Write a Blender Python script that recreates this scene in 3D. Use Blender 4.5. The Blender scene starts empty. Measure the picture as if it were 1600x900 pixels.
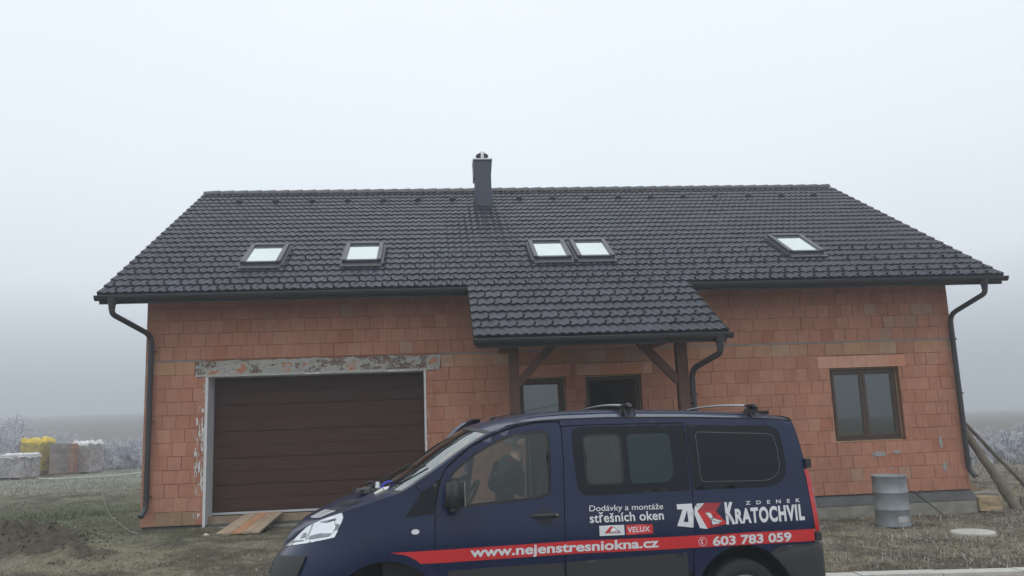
import bpy, bmesh, math, random, bisect
import numpy as np
from mathutils import Vector, Matrix
from mathutils.geometry import delaunay_2d_cdt
SC = bpy.context.scene
COL = SC.collection
rad = math.radians
random.seed(7)
FOG = 0.0038
NR = np.random.RandomState(11)

# ------------------------------------------------------------------ camera
cam = bpy.data.cameras.new("camera"); camo = bpy.data.objects.new("camera", cam); COL.objects.link(camo)
CYAW, CPITCH, CROLL = -0.0922, 0.1637, -0.0371
_cy, _sy, _cp, _sp = math.cos(CYAW), math.sin(CYAW), math.cos(CPITCH), math.sin(CPITCH)
_r = Vector((_cy, _sy, 0)); _f = Vector((-_sy*_cp, _cy*_cp, _sp)); _u = _r.cross(_f)
_r2 = math.cos(CROLL)*_r + math.sin(CROLL)*_u; _u2 = -math.sin(CROLL)*_r + math.cos(CROLL)*_u
M = Matrix((( _r2.x, _u2.x, -_f.x, 5.4835), (_r2.y, _u2.y, -_f.y, -16.0672), (_r2.z, _u2.z, -_f.z, 1.6093), (0, 0, 0, 1)))
camo.matrix_world = M
cam.sensor_fit = 'HORIZONTAL'; cam.sensor_width = 36.0; cam.lens = 36.0*1288.5/1600.0
cam.clip_start = 0.1; cam.clip_end = 3000
SC.camera = camo

# ------------------------------------------------------------------ world: overcast sky, veiled sun
SUN_EL, SUN_AZ = rad(62), rad(200)
w = bpy.data.worlds.new("World"); SC.world = w; w.use_nodes = True
nt = w.node_tree; nt.nodes.clear()
def N(t, **k):
    n = nt.nodes.new(t)
    for a, b in k.items(): setattr(n, a, b)
    return n
sky = N('ShaderNodeTexSky', sky_type='NISHITA', sun_disc=False, sun_elevation=SUN_EL, sun_rotation=SUN_AZ, altitude=300, air_density=1.0, dust_density=4.0, ozone_density=1.0)
hs = N('ShaderNodeHueSaturation'); hs.inputs['Saturation'].default_value = 0.22; hs.inputs['Value'].default_value = 0.35
nt.links.new(sky.outputs[0], hs.inputs['Color'])
tc = N('ShaderNodeTexCoord'); sx = N('ShaderNodeSeparateXYZ'); nt.links.new(tc.outputs['Generated'], sx.inputs[0])
rmp = N('ShaderNodeValToRGB'); nt.links.new(sx.outputs['Z'], rmp.inputs[0])
el = rmp.color_ramp.elements
SKYG = [(0.0, (4.1, 4.7, 5.3)), (0.07, (6.0, 6.7, 7.4)), (0.17, (9.6, 10.4, 11.2)), (0.30, (10.2, 11.1, 12.0)), (0.5, (10.6, 11.4, 12.1)), (1.0, (15.0, 15.4, 15.8))]
el[0].position = 0.0; el[0].color = (*[c/16 for c in SKYG[0][1]], 1); el[1].position = 1.0; el[1].color = (*[c/16 for c in SKYG[-1][1]], 1)
for p, c in SKYG[1:-1]:
    e = el.new(p); e.color = (*[q/16 for q in c], 1)
sc16 = N('ShaderNodeVectorMath', operation='SCALE'); sc16.inputs['Scale'].default_value = 16.0; nt.links.new(rmp.outputs[0], sc16.inputs[0])
nz = N('ShaderNodeTexNoise'); nz.inputs['Scale'].default_value = 1.6; nz.inputs['Detail'].default_value = 3.0
nt.links.new(tc.outputs['Generated'], nz.inputs['Vector'])
mr = N('ShaderNodeMapRange'); mr.inputs['To Min'].default_value = 0.93; mr.inputs['To Max'].default_value = 1.05; nt.links.new(nz.outputs[0], mr.inputs[0])
sc2 = N('ShaderNodeVectorMath', operation='SCALE'); nt.links.new(sc16.outputs[0], sc2.inputs[0]); nt.links.new(mr.outputs[0], sc2.inputs['Scale'])
mx = N('ShaderNodeMix', data_type='RGBA'); mx.inputs['Factor'].default_value = 0.88
nt.links.new(hs.outputs[0], mx.inputs['A']); nt.links.new(sc2.outputs[0], mx.inputs['B'])
bg = N('ShaderNodeBackground'); bg.inputs['Strength'].default_value = 0.1; nt.links.new(mx.outputs['Result'], bg.inputs['Color'])
wo = N('ShaderNodeOutputWorld'); nt.links.new(bg.outputs[0], wo.inputs['Surface'])
sl = bpy.data.lights.new("sun", 'SUN'); sl.energy = 0.8; sl.angle = rad(40); sl.color = (1.0, 0.97, 0.93)
so = bpy.data.objects.new("sun", sl); COL.objects.link(so); so.location = (0, -20, 30)
sd = Vector((math.cos(SUN_EL)*math.sin(SUN_AZ), math.cos(SUN_EL)*math.cos(SUN_AZ), math.sin(SUN_EL)))
so.rotation_euler = sd.to_track_quat('Z', 'Y').to_euler()
SC.view_settings.view_transform = 'Standard'; SC.view_settings.look = 'None'; SC.view_settings.exposure = 0.0; SC.view_settings.gamma = 1.0
SC.view_settings.use_curve_mapping = False
SC.render.engine = 'CYCLES'

# ------------------------------------------------------------------ helpers
def mat(name, col=(.5, .5, .5), rough=.6, metal=0.0, spec=.5, coat=0.0, noise=None, bump=None, attr=None, trans=0.0, ior=None):
    """noise=(scale, amount, detail) multiplies the colour; bump=(scale, strength, distance)"""
    m = bpy.data.materials.new(name); m.use_nodes = True; t = m.node_tree; b = t.nodes['Principled BSDF']
    b.inputs['Base Color'].default_value = (*col, 1); b.inputs['Roughness'].default_value = rough; b.inputs['Metallic'].default_value = metal
    b.inputs['Specular IOR Level'].default_value = spec; b.inputs['Coat Weight'].default_value = coat; b.inputs['Coat Roughness'].default_value = 0.04
    if ior: b.inputs['IOR'].default_value = ior
    tcn = t.nodes.new('ShaderNodeTexCoord')
    src = None
    if attr:
        a = t.nodes.new('ShaderNodeAttribute'); a.attribute_name = attr; src = a.outputs['Color']
    if noise:
        n = t.nodes.new('ShaderNodeTexNoise'); n.inputs['Scale'].default_value = noise[0]; n.inputs['Detail'].default_value = noise[2] if len(noise) > 2 else 4
        t.links.new(tcn.outputs['Object'], n.inputs['Vector'])
        r = t.nodes.new('ShaderNodeMapRange'); r.inputs['From Min'].default_value = .25; r.inputs['From Max'].default_value = .75
        r.inputs['To Min'].default_value = 1-noise[1]; r.inputs['To Max'].default_value = 1+noise[1]; t.links.new(n.outputs[0], r.inputs[0])
        s = t.nodes.new('ShaderNodeVectorMath'); s.operation = 'SCALE'
        if src: t.links.new(src, s.inputs[0])
        else: s.inputs[0].default_value = col
        t.links.new(r.outputs[0], s.inputs['Scale']); src = s.outputs[0]
    if src: t.links.new(src, b.inputs['Base Color'])
    if bump:
        n = t.nodes.new('ShaderNodeTexNoise'); n.inputs['Scale'].default_value = bump[0]; n.inputs['Detail'].default_value = 5
        t.links.new(tcn.outputs['Object'], n.inputs['Vector'])
        bp = t.nodes.new('ShaderNodeBump'); bp.inputs['Strength'].default_value = bump[1]; bp.inputs['Distance'].default_value = bump[2]
        t.links.new(n.outputs[0], bp.inputs['Height']); t.links.new(bp.outputs[0], b.inputs['Normal'])
    return m

def glassmat(name, tint, refl=.10, rough=.02):
    """thin pane: tinted see-through with a mirror-like reflection on top"""
    m = bpy.data.materials.new(name); m.use_nodes = True; t = m.node_tree; t.nodes.clear()
    o = t.nodes.new('ShaderNodeOutputMaterial'); tr = t.nodes.new('ShaderNodeBsdfTransparent'); tr.inputs[0].default_value = (*tint, 1)
    gl = t.nodes.new('ShaderNodeBsdfGlossy'); gl.inputs['Roughness'].default_value = rough; gl.inputs['Color'].default_value = (.95, 1, .98, 1)
    lw = t.nodes.new('ShaderNodeFresnel'); lw.inputs['IOR'].default_value = 1.5
    ma = t.nodes.new('ShaderNodeMath'); ma.operation = 'ADD'; ma.inputs[1].default_value = refl-.04; ma.use_clamp = True
    mxx = t.nodes.new('ShaderNodeMixShader'); t.links.new(lw.outputs[0], ma.inputs[0]); t.links.new(ma.outputs[0], mxx.inputs[0])
    t.links.new(tr.outputs[0], mxx.inputs[1]); t.links.new(gl.outputs[0], mxx.inputs[2]); t.links.new(mxx.outputs[0], o.inputs['Surface'])
    return m

def tag(o, label=None, cat=None, group=None, kind=None):
    if label: o['label'] = label
    if cat: o['category'] = cat
    if group: o['group'] = group
    if kind: o['kind'] = kind
    return o
def empty(name, loc=(0, 0, 0), rz=0.0, label=None, cat=None, group=None):
    o = bpy.data.objects.new(name, None); COL.objects.link(o); o.location = loc; o.rotation_euler = (0, 0, rz); o.empty_display_size = .2
    return tag(o, label, cat, group)

class MB:
    def __init__(s): s.v = []; s.f = []; s.sm = []; s.mi = []; s.mats = []
    def mat_i(s, m):
        if m not in s.mats: s.mats.append(m)
        return s.mats.index(m)
    def add(s, vs, fs, smooth=False, m=None):
        n = len(s.v); s.v.extend([tuple(p) for p in vs]); i = s.mat_i(m) if m else 0
        for f in fs: s.f.append(tuple(n+k for k in f)); s.sm.append(smooth); s.mi.append(i)
    def box(s, x0, x1, y0, y1, z0, z1, m=None, bev=0.0, mtx=None):
        if bev <= 0:
            vs = [(x, y, z) for z in (z0, z1) for y in (y0, y1) for x in (x0, x1)]
            fs = [(0, 2, 3, 1), (4, 5, 7, 6), (0, 1, 5, 4), (2, 6, 7, 3), (0, 4, 6, 2), (1, 3, 7, 5)]
            if mtx: vs = [mtx @ Vector(v) for v in vs]
            s.add(vs, fs, False, m); return
        bm = bmesh.new(); bmesh.ops.create_cube(bm, size=1)
        for v in bm.verts: v.co = Vector(((x0+x1)/2+v.co.x*(x1-x0), (y0+y1)/2+v.co.y*(y1-y0), (z0+z1)/2+v.co.z*(z1-z0)))
        bmesh.ops.bevel(bm, geom=list(bm.edges), offset=bev, segments=2, affect='EDGES', profile=.6)
        s.bm(bm, m, mtx)
    def bm(s, bm, m=None, mtx=None, smooth=False):
        bm.verts.index_update()
        vs = [(mtx @ v.co) if mtx else v.co.copy() for v in bm.verts]
        s.add(vs, [[v.index for v in f.verts] for f in bm.faces], smooth, m); bm.free()
    def tube(s, pts, r, seg=10, m=None, cap=True):
        pts = [Vector(p) for p in pts]; n = len(pts); rs = r if isinstance(r, (list, tuple)) else [r]*n
        vs = []; up = None
        for i, p in enumerate(pts):
            d = (pts[min(i+1, n-1)]-pts[max(i-1, 0)]).normalized()
            if up is None: up = d.orthogonal().normalized()
            up = (up-d*up.dot(d)).normalized(); b = d.cross(up)
            for k in range(seg):
                a = 2*math.pi*k/seg; vs.append(p+(up*math.cos(a)+b*math.sin(a))*rs[i])
        fs = [(i*seg+k, i*seg+(k+1) % seg, (i+1)*seg+(k+1) % seg, (i+1)*seg+k) for i in range(n-1) for k in range(seg)]
        s.add(vs, fs, True, m)
        if cap:
            s.add(vs[:seg], [tuple(range(seg))[::-1]], False, m); s.add(vs[-seg:], [tuple(range(seg))], False, m)
    def lathe(s, prof, cx=0, cy=0, seg=32, m=None, smooth=True, z0=0):
        vs = [(cx+r*math.cos(2*math.pi*k/seg), cy+r*math.sin(2*math.pi*k/seg), z0+z) for r, z in prof for k in range(seg)]
        fs = [(i*seg+k, i*seg+(k+1) % seg, (i+1)*seg+(k+1) % seg, (i+1)*seg+k) for i in range(len(prof)-1) for k in range(seg)]
        s.add(vs, fs, smooth, m)
    def beam(s, a, b, wdt, hgt, m=None, up=(0, 0, 1), bev=.006):
        a = Vector(a); b = Vector(b); d = b-a; L = d.length; z = d.normalized(); x = Vector(up).cross(z)
        if x.length < 1e-4: x = Vector((1, 0, 0))
        x.normalize(); y = z.cross(x)
        mt = Matrix(((x.x, y.x, z.x, a.x), (x.y, y.y, z.y, a.y), (x.z, y.z, z.z, a.z), (0, 0, 0, 1)))
        s.box(-wdt/2, wdt/2, -hgt/2, hgt/2, 0, L, m, bev, mt)
    def build(s, name, m=None, parent=None, colattr=None):
        me = bpy.data.meshes.new(name); me.from_pydata(s.v, [], s.f)
        me.polygons.foreach_set('use_smooth', s.sm)
        if s.mats:
            for q in s.mats: me.materials.append(q)
            me.polygons.foreach_set('material_index', s.mi)
        elif m: me.materials.append(m)
        me.update()
        o = bpy.data.objects.new(name, me); COL.objects.link(o)
        if parent: o.parent = parent
        return o
def mesh_np(name, V, F, m, parent=None, smooth=False, col=None, percorner=None):
    """V (n,3), F (k,3|4) arrays, col per vertex"""
    me = bpy.data.meshes.new(name); me.vertices.add(len(V)); me.vertices.foreach_set('co', np.asarray(V, dtype=np.float32).ravel())
    k = F.shape[1]; me.loops.add(F.size); me.loops.foreach_set('vertex_index', F.ravel().astype(np.int32))
    me.polygons.add(len(F)); me.polygons.foreach_set('loop_start', (np.arange(len(F))*k).astype(np.int32))
    me.polygons.foreach_set('use_smooth', np.full(len(F), smooth))
    me.update(calc_edges=True); me.validate()
    if m: me.materials.append(m)
    if col is not None:
        a = me.color_attributes.new('tint', 'FLOAT_COLOR', 'POINT')
        c4 = np.ones((len(V), 4), np.float32); c4[:, :3] = col; a.data.foreach_set('color', c4.ravel())
    o = bpy.data.objects.new(name, me); COL.objects.link(o)
    if parent: o.parent = parent
    return o
def roundpath(P, r=.1, n=6):
    P = [Vector(p) for p in P]; out = [P[0]]
    for i in range(1, len(P)-1):
        a = (P[i-1]-P[i]); b = (P[i+1]-P[i]); q = min(r, a.length*.49, b.length*.49)
        A = P[i]+a.normalized()*q; B = P[i]+b.normalized()*q
        for k in range(n+1):
            t = k/n; out.append(A*(1-t)**2+P[i]*2*t*(1-t)+B*t*t)
    out.append(P[-1]); return out
def copy_tree(o, parent=None):
    c = o.copy(); COL.objects.link(c); c.parent = parent
    for ch in [q for q in CH.get(o.name, [])]: copy_tree(ch, c)
    return c
CH = {}
def vnoise(x, y, seed=0):
    """smooth value noise on arrays, 0..1"""
    xi = np.floor(x).astype(np.int64); yi = np.floor(y).astype(np.int64); fx = x-xi; fy = y-yi
    def h(a, b):
        n = (a*374761393+b*668265263+seed*1274126177) & 0xffffffff
        n = ((n ^ (n >> 13))*1274126177) & 0xffffffff
        return ((n ^ (n >> 16)) & 0xffff)/65535.0
    u = fx*fx*(3-2*fx); v = fy*fy*(3-2*fy)
    return (h(xi, yi)*(1-u)+h(xi+1, yi)*u)*(1-v)+(h(xi, yi+1)*(1-u)+h(xi+1, yi+1)*u)*v
def fbm(x, y, o=4, seed=0):
    t = 0; a = .5
    for k in range(o): t = t+a*vnoise(x*2**k+17*k, y*2**k+31*k, seed+k); a *= .5
    return t
# ------------------------------------------------------------------ terrain
def terr(x, y):
    x = np.asarray(x, float); y = np.asarray(y, float)
    zh = np.interp(x, [-60, -20, -1, 1.2, 2.5, 4, 7, 10, 13, 20, 60], [-.3, -.2, -.05, -.05, -.10, -.14, -.25, -.35, -.43, -.5, -.7])
    zr = np.interp(x, [-30, 5, 8.5, 10.2, 12.6, 30], [-.20, -.262, -.27, -.31, -.37, -.8])
    t = np.clip((y+5.6)/4.2, 0, 1); t = t*t*(3-2*t); z = zr*(1-t)+zh*t
    d = np.maximum(0, y-42); z = z+0.036*d*np.clip((14-x*.22)/30, 0, 1)+6.0*(1-np.exp(-np.maximum(0, -y-28)*.02))  # last term: unseen rise behind camera, added to darken window and van reflections
    return z
def roadz(x): return np.interp(x, [-30, 5, 8.5, 10.2, 12.6, 30], [-.20, -.262, -.27, -.31, -.37, -.8])
RUT1 = ([-30, -7.32, -5.93, -4.82, -3, 0], [4, 9.85, 10.9, 13.6, 17, 24]); RUT2 = ([-30, -5.85, -4.57, -3.66, -1, 2], [2, 6.9, 7.9, 10.4, 15, 22])
def rutmask(x, y, R):
    yy = np.interp(x, R[0], R[1]); return np.exp(-((y-yy+.25*(vnoise(x*2, y*2, 5)-.5))/.50)**2)*(x < 3)
def mound(x, y):
    a = np.exp(-(((x+1.9)/1.5)**2+((y+1.2+.30*(x+1.9))/.75)**2)**1.2)*.25
    b = np.exp(-(((x+.6)/1.15)**2+((y+2.45+.45*(x+.6))/.5)**2)**1.2)*.19
    c = np.exp(-(((x+.75)/.6)**2+((y+.75-.3*(x+.75))/.3)**2))*.09
    return a+b+c
def ground_z(x, y):
    x = np.asarray(x, float); y = np.asarray(y, float)
    z = terr(x, y)
    near = np.clip(1-(np.abs(y)-0)/60, .25, 1)
    lump = (fbm(x*.9, y*.9, 3, 3)-.45)*.13
    rough = np.clip((x-9)/3, 0, 1)*np.clip((y+6.1)/.5, 0, 1)
    fine = (fbm(x*3.2, y*3.2, 4, 9)-.45)*(.055+.10*rough)
    ctrl = np.clip((y+6.3)/.4, 0, 1)
    hs_ = np.clip(np.maximum(np.maximum(-x-.2, x-16.3), -y-.15)/.5, .25, 1)
    z = z+(lump*.6+fine)*ctrl*hs_
    m = mound(x, y); z = z+m*(1+1.5*(fbm(x*4, y*4, 4, 21)-.45)*2)
    z = z-.10*rutmask(x, y, RUT1)-.10*rutmask(x, y, RUT2)
    z = np.where(y < -6.25, roadz(x)-.09, z)
    return z
def gzf(x, y): return float(ground_z(np.array([x]), np.array([y]))[0])
def axis(segs):
    out = []
    for a, b, s in segs: out.extend(list(np.arange(a, b, s)))
    out.append(segs[-1][1]); return np.array(out)
gx = axis([(-340, -200, 20), (-200, -60, 10), (-60, -24, 2), (-24, -6, .3), (-6, 20, .07), (20, 40, .4), (40, 100, 4), (100, 340, 20)])
gy = axis([(-320, -60, 20), (-60, -10, 5), (-10, -6.5, .5), (-6.5, 3, .07), (3, 16, .14), (16, 45, .5), (45, 150, 4), (150, 500, 25)])
GX, GY = np.meshgrid(gx, gy); GZ = ground_z(GX, GY)
nx, ny = len(gx), len(gy); ii, jj = np.meshgrid(np.arange(nx-1), np.arange(ny-1)); q = (jj*nx+ii).ravel()
F = np.stack([q, q+1, q+nx+1, q+nx], 1)
# what the soil is: tint per vertex (bare earth, green grass, frosted dead grass), an albedo map only
x_, y_ = GX, GY
n1 = fbm(x_*.35, y_*.35, 4, 40); n2 = fbm(x_*1.7, y_*1.7, 4, 50); n3 = fbm(x_*5, y_*5, 3, 60)
dirt = np.array([.084, .072, .053]); dry = np.array([.178, .162, .112]); green = np.array([.082, .100, .050]); frost = np.array([.235, .24, .21]); mud = np.array([.076, .066, .048]); clay = np.array([.20, .15, .10])
def mixc(a, b, t): t = np.clip(t, 0, 1)[..., None]; return a*(1-t)+b*t
C = mixc(np.broadcast_to(dry, GX.shape+(3,)), np.broadcast_to(dirt, GX.shape+(3,)), (n2-.40)*6)
left = np.clip((3-x_)/4, 0, 1)
C = mixc(C, green, left*np.clip((n1-.36)*5, 0, 1)*.75)
C = mixc(C, green*1.05, np.exp(-(((x_+2.2)/2.0)**2+((y_-3.6)/2.4)**2))*.8)
C = mixc(C, clay, np.clip((n3-.5)*3, 0, 1)*np.clip((x_-1)/3, 0, 1)*.5)
C = mixc(C, frost, np.clip((y_-12)/10, 0, 1)*left*np.clip((n2-.3)*4, .25, .85))
C = mixc(C, frost, np.clip((n3-.50)*5, 0, 1)*.35*np.clip((y_+7)/3, 0, 1))
C = mixc(C, mud, np.clip((mound(x_, y_)*(.3+1.5*n2)-.045)*13, 0, .92))
C = mixc(C, mud*1.25, rutmask(x_, y_, RUT1)*.95); C = mixc(C, mud*1.25, rutmask(x_, y_, RUT2)*.95)
field = np.array([.135, .122, .105])
C = mixc(C, field, np.clip((y_-37)/6, 0, 1)*.9)
M_ground = mat('ground_soil', rough=.95, spec=.15, attr='tint', noise=(9.0, .35, 8), bump=(28, .9, .03))
g_o = mesh_np('ground', np.stack([GX.ravel(), GY.ravel(), GZ.ravel()], 1), F, M_ground, smooth=True, col=C.reshape(-1, 3)); tag(g_o, kind='structure')

# road of concrete pavers and its kerb
def paver_mat():
    m = mat('pavers', (.35, .31, .28), .9, noise=(14, .12)); t = m.node_tree; b = t.nodes['Principled BSDF']
    tcn = t.nodes.new('ShaderNodeTexCoord'); br = t.nodes.new('ShaderNodeTexBrick'); br.inputs['Scale'].default_value = 1.0
    br.inputs['Brick Width'].default_value = .2; br.inputs['Row Height'].default_value = .1; br.inputs['Mortar Size'].default_value = .006
    br.inputs['Color1'].default_value = (.34, .31, .28, 1); br.inputs['Color2'].default_value = (.26, .21, .185, 1); br.inputs['Mortar'].default_value = (.07, .06, .05, 1)
    t.links.new(tcn.outputs['Object'], br.inputs['Vector']); t.links.new(br.outputs[0], b.inputs['Base Color'])
    bp = t.nodes.new('ShaderNodeBump'); bp.inputs['Strength'].default_value = .8; bp.inputs['Distance'].default_value = .01; bp.invert = True
    t.links.new(br.outputs['Fac'], bp.inputs['Height']); t.links.new(bp.outputs[0], b.inputs['Normal']); return m
rx = np.linspace(-40, 60, 201); V = []; 
for x in rx: V += [(x, -13.0, roadz(x)-.0), (x, -6.42, roadz(x)+.0)]
F2 = np.array([(2*i, 2*i+2, 2*i+3, 2*i+1) for i in range(len(rx)-1)])
tag(mesh_np('road', np.array(V), F2, paver_mat()), kind='structure')
kb = MB(); M_kerb = mat('kerb_concrete', (.44, .43, .40), .9, noise=(7, .14, 6), bump=(60, .3, .004))
for k in range(-40, 60):
    x0 = k*1.0+.35; za = float(roadz(x0)); zb = float(roadz(x0+1)); e_ = .006; h = .035+random.uniform(-.004, .004)
    vs = [(x0+e_, -6.42, za-.2), (x0+1-e_, -6.42, zb-.2), (x0+1-e_, -6.17, zb-.2), (x0+e_, -6.17, za-.2), (x0+e_, -6.41, za+h), (x0+1-e_, -6.41, zb+h), (x0+1-e_, -6.175, zb+h), (x0+e_, -6.175, za+h)]
    kb.add(vs, [(3, 2, 1, 0), (4, 5, 6, 7), (0, 1, 5, 4), (1, 2, 6, 5), (2, 3, 7, 6), (3, 0, 4, 7)])
tag(kb.build('kerb', M_kerb), kind='structure')

# grass: one mesh of blades and frosted stems
def blades(n, xr, yr, hmin, hmax, wid, flat, colfn, keep=None):
    x = NR.uniform(*xr, n); y = NR.uniform(*yr, n)
    if keep is not None: k_ = keep(x, y); x = x[k_]; y = y[k_]; n = len(x)
    z = ground_z(x, y); az = NR.uniform(0, 2*np.pi, n); L = NR.uniform(hmin, hmax, n); lean = NR.uniform(*flat, n)
    wd = wid*NR.uniform(.6, 1.4, n)
    dx, dy = np.cos(az), np.sin(az); px, py = -dy, dx
    p0 = np.stack([x-px*wd/2, y-py*wd/2, z-.005], 1); p1 = np.stack([x+px*wd/2, y+py*wd/2, z-.005], 1)
    l1 = lean*.6; mx_ = x+dx*L*.5*np.sin(l1); my_ = y+dy*L*.5*np.sin(l1); mz_ = z+L*.5*np.cos(l1)
    p2 = np.stack([mx_-px*wd*.4, my_-py*wd*.4, mz_], 1); p3 = np.stack([mx_+px*wd*.4, my_+py*wd*.4, mz_], 1)
    l2 = np.minimum(lean*1.35, 1.75); p4 = np.stack([mx_+dx*L*.5*np.sin(l2), my_+dy*L*.5*np.sin(l2), mz_+L*.5*np.cos(l2)], 1)
    V = np.stack([p0, p1, p2, p3, p4], 1).reshape(-1, 3); b = np.arange(n)*5
    F = np.concatenate([np.stack([b, b+1, b+3], 1), np.stack([b, b+3, b+2], 1), np.stack([b+2, b+3, b+4], 1)])
    c = colfn(x, y, n); return V, F, np.repeat(c, 5, 0)
def cpick(P, wts):
    P = np.array(P); wts = np.array(wts)/sum(wts)
    def fn(x, y, n): return P[NR.choice(len(P), n, p=wts)]*NR.uniform(.6, 1.02, (n, 1))
    return fn
hedge_h = lambda x, y: ~((x > -.1) & (x < 16.2) & (y > -.05) & (y < 12))
def join(L):
    V = []; F = []; C_ = []; o = 0
    for v, f, c in L: V.append(v); F.append(f+o); C_.append(c); o += len(v)
    return np.concatenate(V), np.concatenate(F), np.concatenate(C_)
dead = cpick([(.25, .21, .14), (.31, .28, .22), (.46, .45, .43), (.62, .62, .62), (.15, .12, .08), (.16, .16, .09)], [3, 3, 1.6, .7, 2.4, 1.2])
gr1 = cpick([(.12, .145, .07), (.18, .185, .12), (.26, .25, .19), (.34, .34, .30)], [1.4, 3, 3, 1])
def clump(s, th): return lambda x, y: hedge_h(x, y) & (fbm(x*s, y*s, 3, 77)+NR.uniform(-.12, .12, len(x)) > th) & (mound(x, y)*NR.uniform(0, 1, len(x)) < .03) & (y > -6.1) & (rutmask(x, y, RUT1) < .35) & (rutmask(x, y, RUT2) < .35)
G = [blades(60000, (9.0, 19.5), (-6.05, 1.2), .03, .13, .006, (.95, 1.56), dead, clump(1.6, .42)),
     blades(1800, (9.0, 19.5), (-6.0, 1.6), .10, .26, .005, (.2, 1.1), cpick([(.6, .61, .63), (.45, .44, .42), (.3, .27, .2)], [2, 2, 1]), clump(1.2, .46)),
     blades(75000, (-6, 9.0), (-6.05, 2.0), .012, .055, .006, (.6, 1.5), cpick([(.24, .21, .14), (.14, .155, .08), (.34, .33, .28), (.09, .075, .05)], [3, 2.4, 1.4, 3]), clump(1.3, .43)),
     blades(34000, (-12, .0), (1, 13), .015, .05, .012, (.4, 1.3), gr1, clump(.7, .40)),
     blades(9000, (-4.6, -.2), (1.6, 6.2), .04, .13, .010, (.3, 1.1), cpick([(.10, .145, .06), (.15, .18, .10), (.24, .24, .18)], [2, 3, 2]), lambda x, y: clump(1, .36)(x, y) & (np.exp(-(((x+2.3)/1.7)**2+((y-3.9)/1.5)**2)) > NR.uniform(0, 1, len(x)))),
     blades(22000, (-26, -2), (12, 38), .04, .14, .022, (.4, 1.3), cpick([(.36, .38, .33), (.25, .27, .19), (.48, .49, .46)], [2, 2.5, 1.4]), clump(.5, .40)),
     blades(9000, (15.5, 30), (0, 14), .05, .2, .014, (.4, 1.3), dead, clump(.8, .40))]
V, F, Cc = join(G)
M_grass = mat('grass_blades', rough=.9, spec=.1, attr='tint')
tag(mesh_np('grass', V, F, M_grass, col=Cc), 'short winter grass with frosted dead stems on the building plot', 'grass', kind='stuff')
# small clods and stones in the bare soil
def clods(n):
    x = NR.uniform(-6, 18, n); y = NR.uniform(-6.0, 2.5, n); k = hedge_h(x, y) & (fbm(x*.8, y*.8, 3, 90) > .40); x = x[k]; y = y[k]; n = len(x)
    xm = NR.uniform(-3.6, .6, 1500); ym = NR.uniform(-3.9, .6, 1500); k = mound(xm, ym) > .03; x = np.concatenate([x, xm[k]]); y = np.concatenate([y, ym[k]]); n = len(x)
    z = ground_z(x, y); s = NR.uniform(.006, .024, n)*NR.uniform(.6, 1.6, n)*(1+.2*(mound(x, y) > .03))
    base = np.array([(1, 0, 0), (-1, 0, 0), (0, 1, 0), (0, -1, 0), (0, 0, .75), (0, 0, -.6)], float)
    V = base[None]*s[:, None, None]*NR.uniform(.6, 1.3, (n, 6, 1)); a = NR.uniform(0, 6.28, n); ca, sa = np.cos(a)[:, None], np.sin(a)[:, None]
    X = V[..., 0]*ca-V[..., 1]*sa+x[:, None]; Y = V[..., 0]*sa+V[..., 1]*ca+y[:, None]; Z = V[..., 2]+z[:, None]
    V = np.stack([X, Y, Z], -1).reshape(-1, 3); fb = np.array([(0, 2, 4), (2, 1, 4), (1, 3, 4), (3, 0, 4), (2, 0, 5), (1, 2, 5), (3, 1, 5), (0, 3, 5)])
    F = (np.arange(n)[:, None, None]*6+fb[None]).reshape(-1, 3)
    c = np.array([(.11, .085, .06), (.20, .17, .13), (.34, .31, .27)])[NR.choice(3, n, p=[.6, .32, .08])]; c[mound(x, y) > .03] = (.075, .062, .044)
    return V, F, np.repeat(c, 6, 0)
V, F, Cc = clods(17000)
tag(mesh_np('soil_clods', V, F, M_ground, col=Cc), 'small clods of earth and stones scattered over the bare soil', 'soil', kind='stuff')
# ------------------------------------------------------------------ house
HW = 16.02; HD = 11.73; RY, RZ, EY, EZ = 5.867, 7.962, -.755, 4.203
SLn = math.hypot(RY-EY, RZ-EZ); RD = Vector((0, (EY-RY)/SLn, (EZ-RZ)/SLn)); RN = Vector((0, -(RZ-EZ)/SLn, (RY-EY)/SLn))
def rp(x, s, h=0): return Vector((x, RY, RZ))+RD*s+RN*h
house = empty('house', (0, 0, 0), 0, 'unfinished single storey house of bare orange clay blocks under a dark grey tiled roof', 'house')
M_brick = mat('clay_blocks', rough=.9, spec=.15, attr='tint', noise=(6, .10, 6))
t = M_brick.node_tree; b = t.nodes['Principled BSDF']
tcn = t.nodes.new('ShaderNodeTexCoord'); mp = t.nodes.new('ShaderNodeMapping'); mp.inputs['Scale'].default_value = (1, 1, .03); t.links.new(tcn.outputs['Object'], mp.inputs[0])
nn = t.nodes.new('ShaderNodeTexNoise'); nn.inputs['Scale'].default_value = 170; t.links.new(mp.outputs[0], nn.inputs[0])
bp = t.nodes.new('ShaderNodeBump'); bp.inputs['Strength'].default_value = .5; bp.inputs['Distance'].default_value = .006; t.links.new(nn.outputs[0], bp.inputs['Height']); t.links.new(bp.outputs[0], b.inputs['Normal'])
src = b.inputs['Base Color'].links[0].from_socket; mr_ = t.nodes.new('ShaderNodeMapRange'); mr_.inputs['From Min'].default_value = .3; mr_.inputs['From Max'].default_value = .7; mr_.inputs['To Min'].default_value = .90; mr_.inputs['To Max'].default_value = 1.09; t.links.new(nn.outputs[0], mr_.inputs[0])
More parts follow.
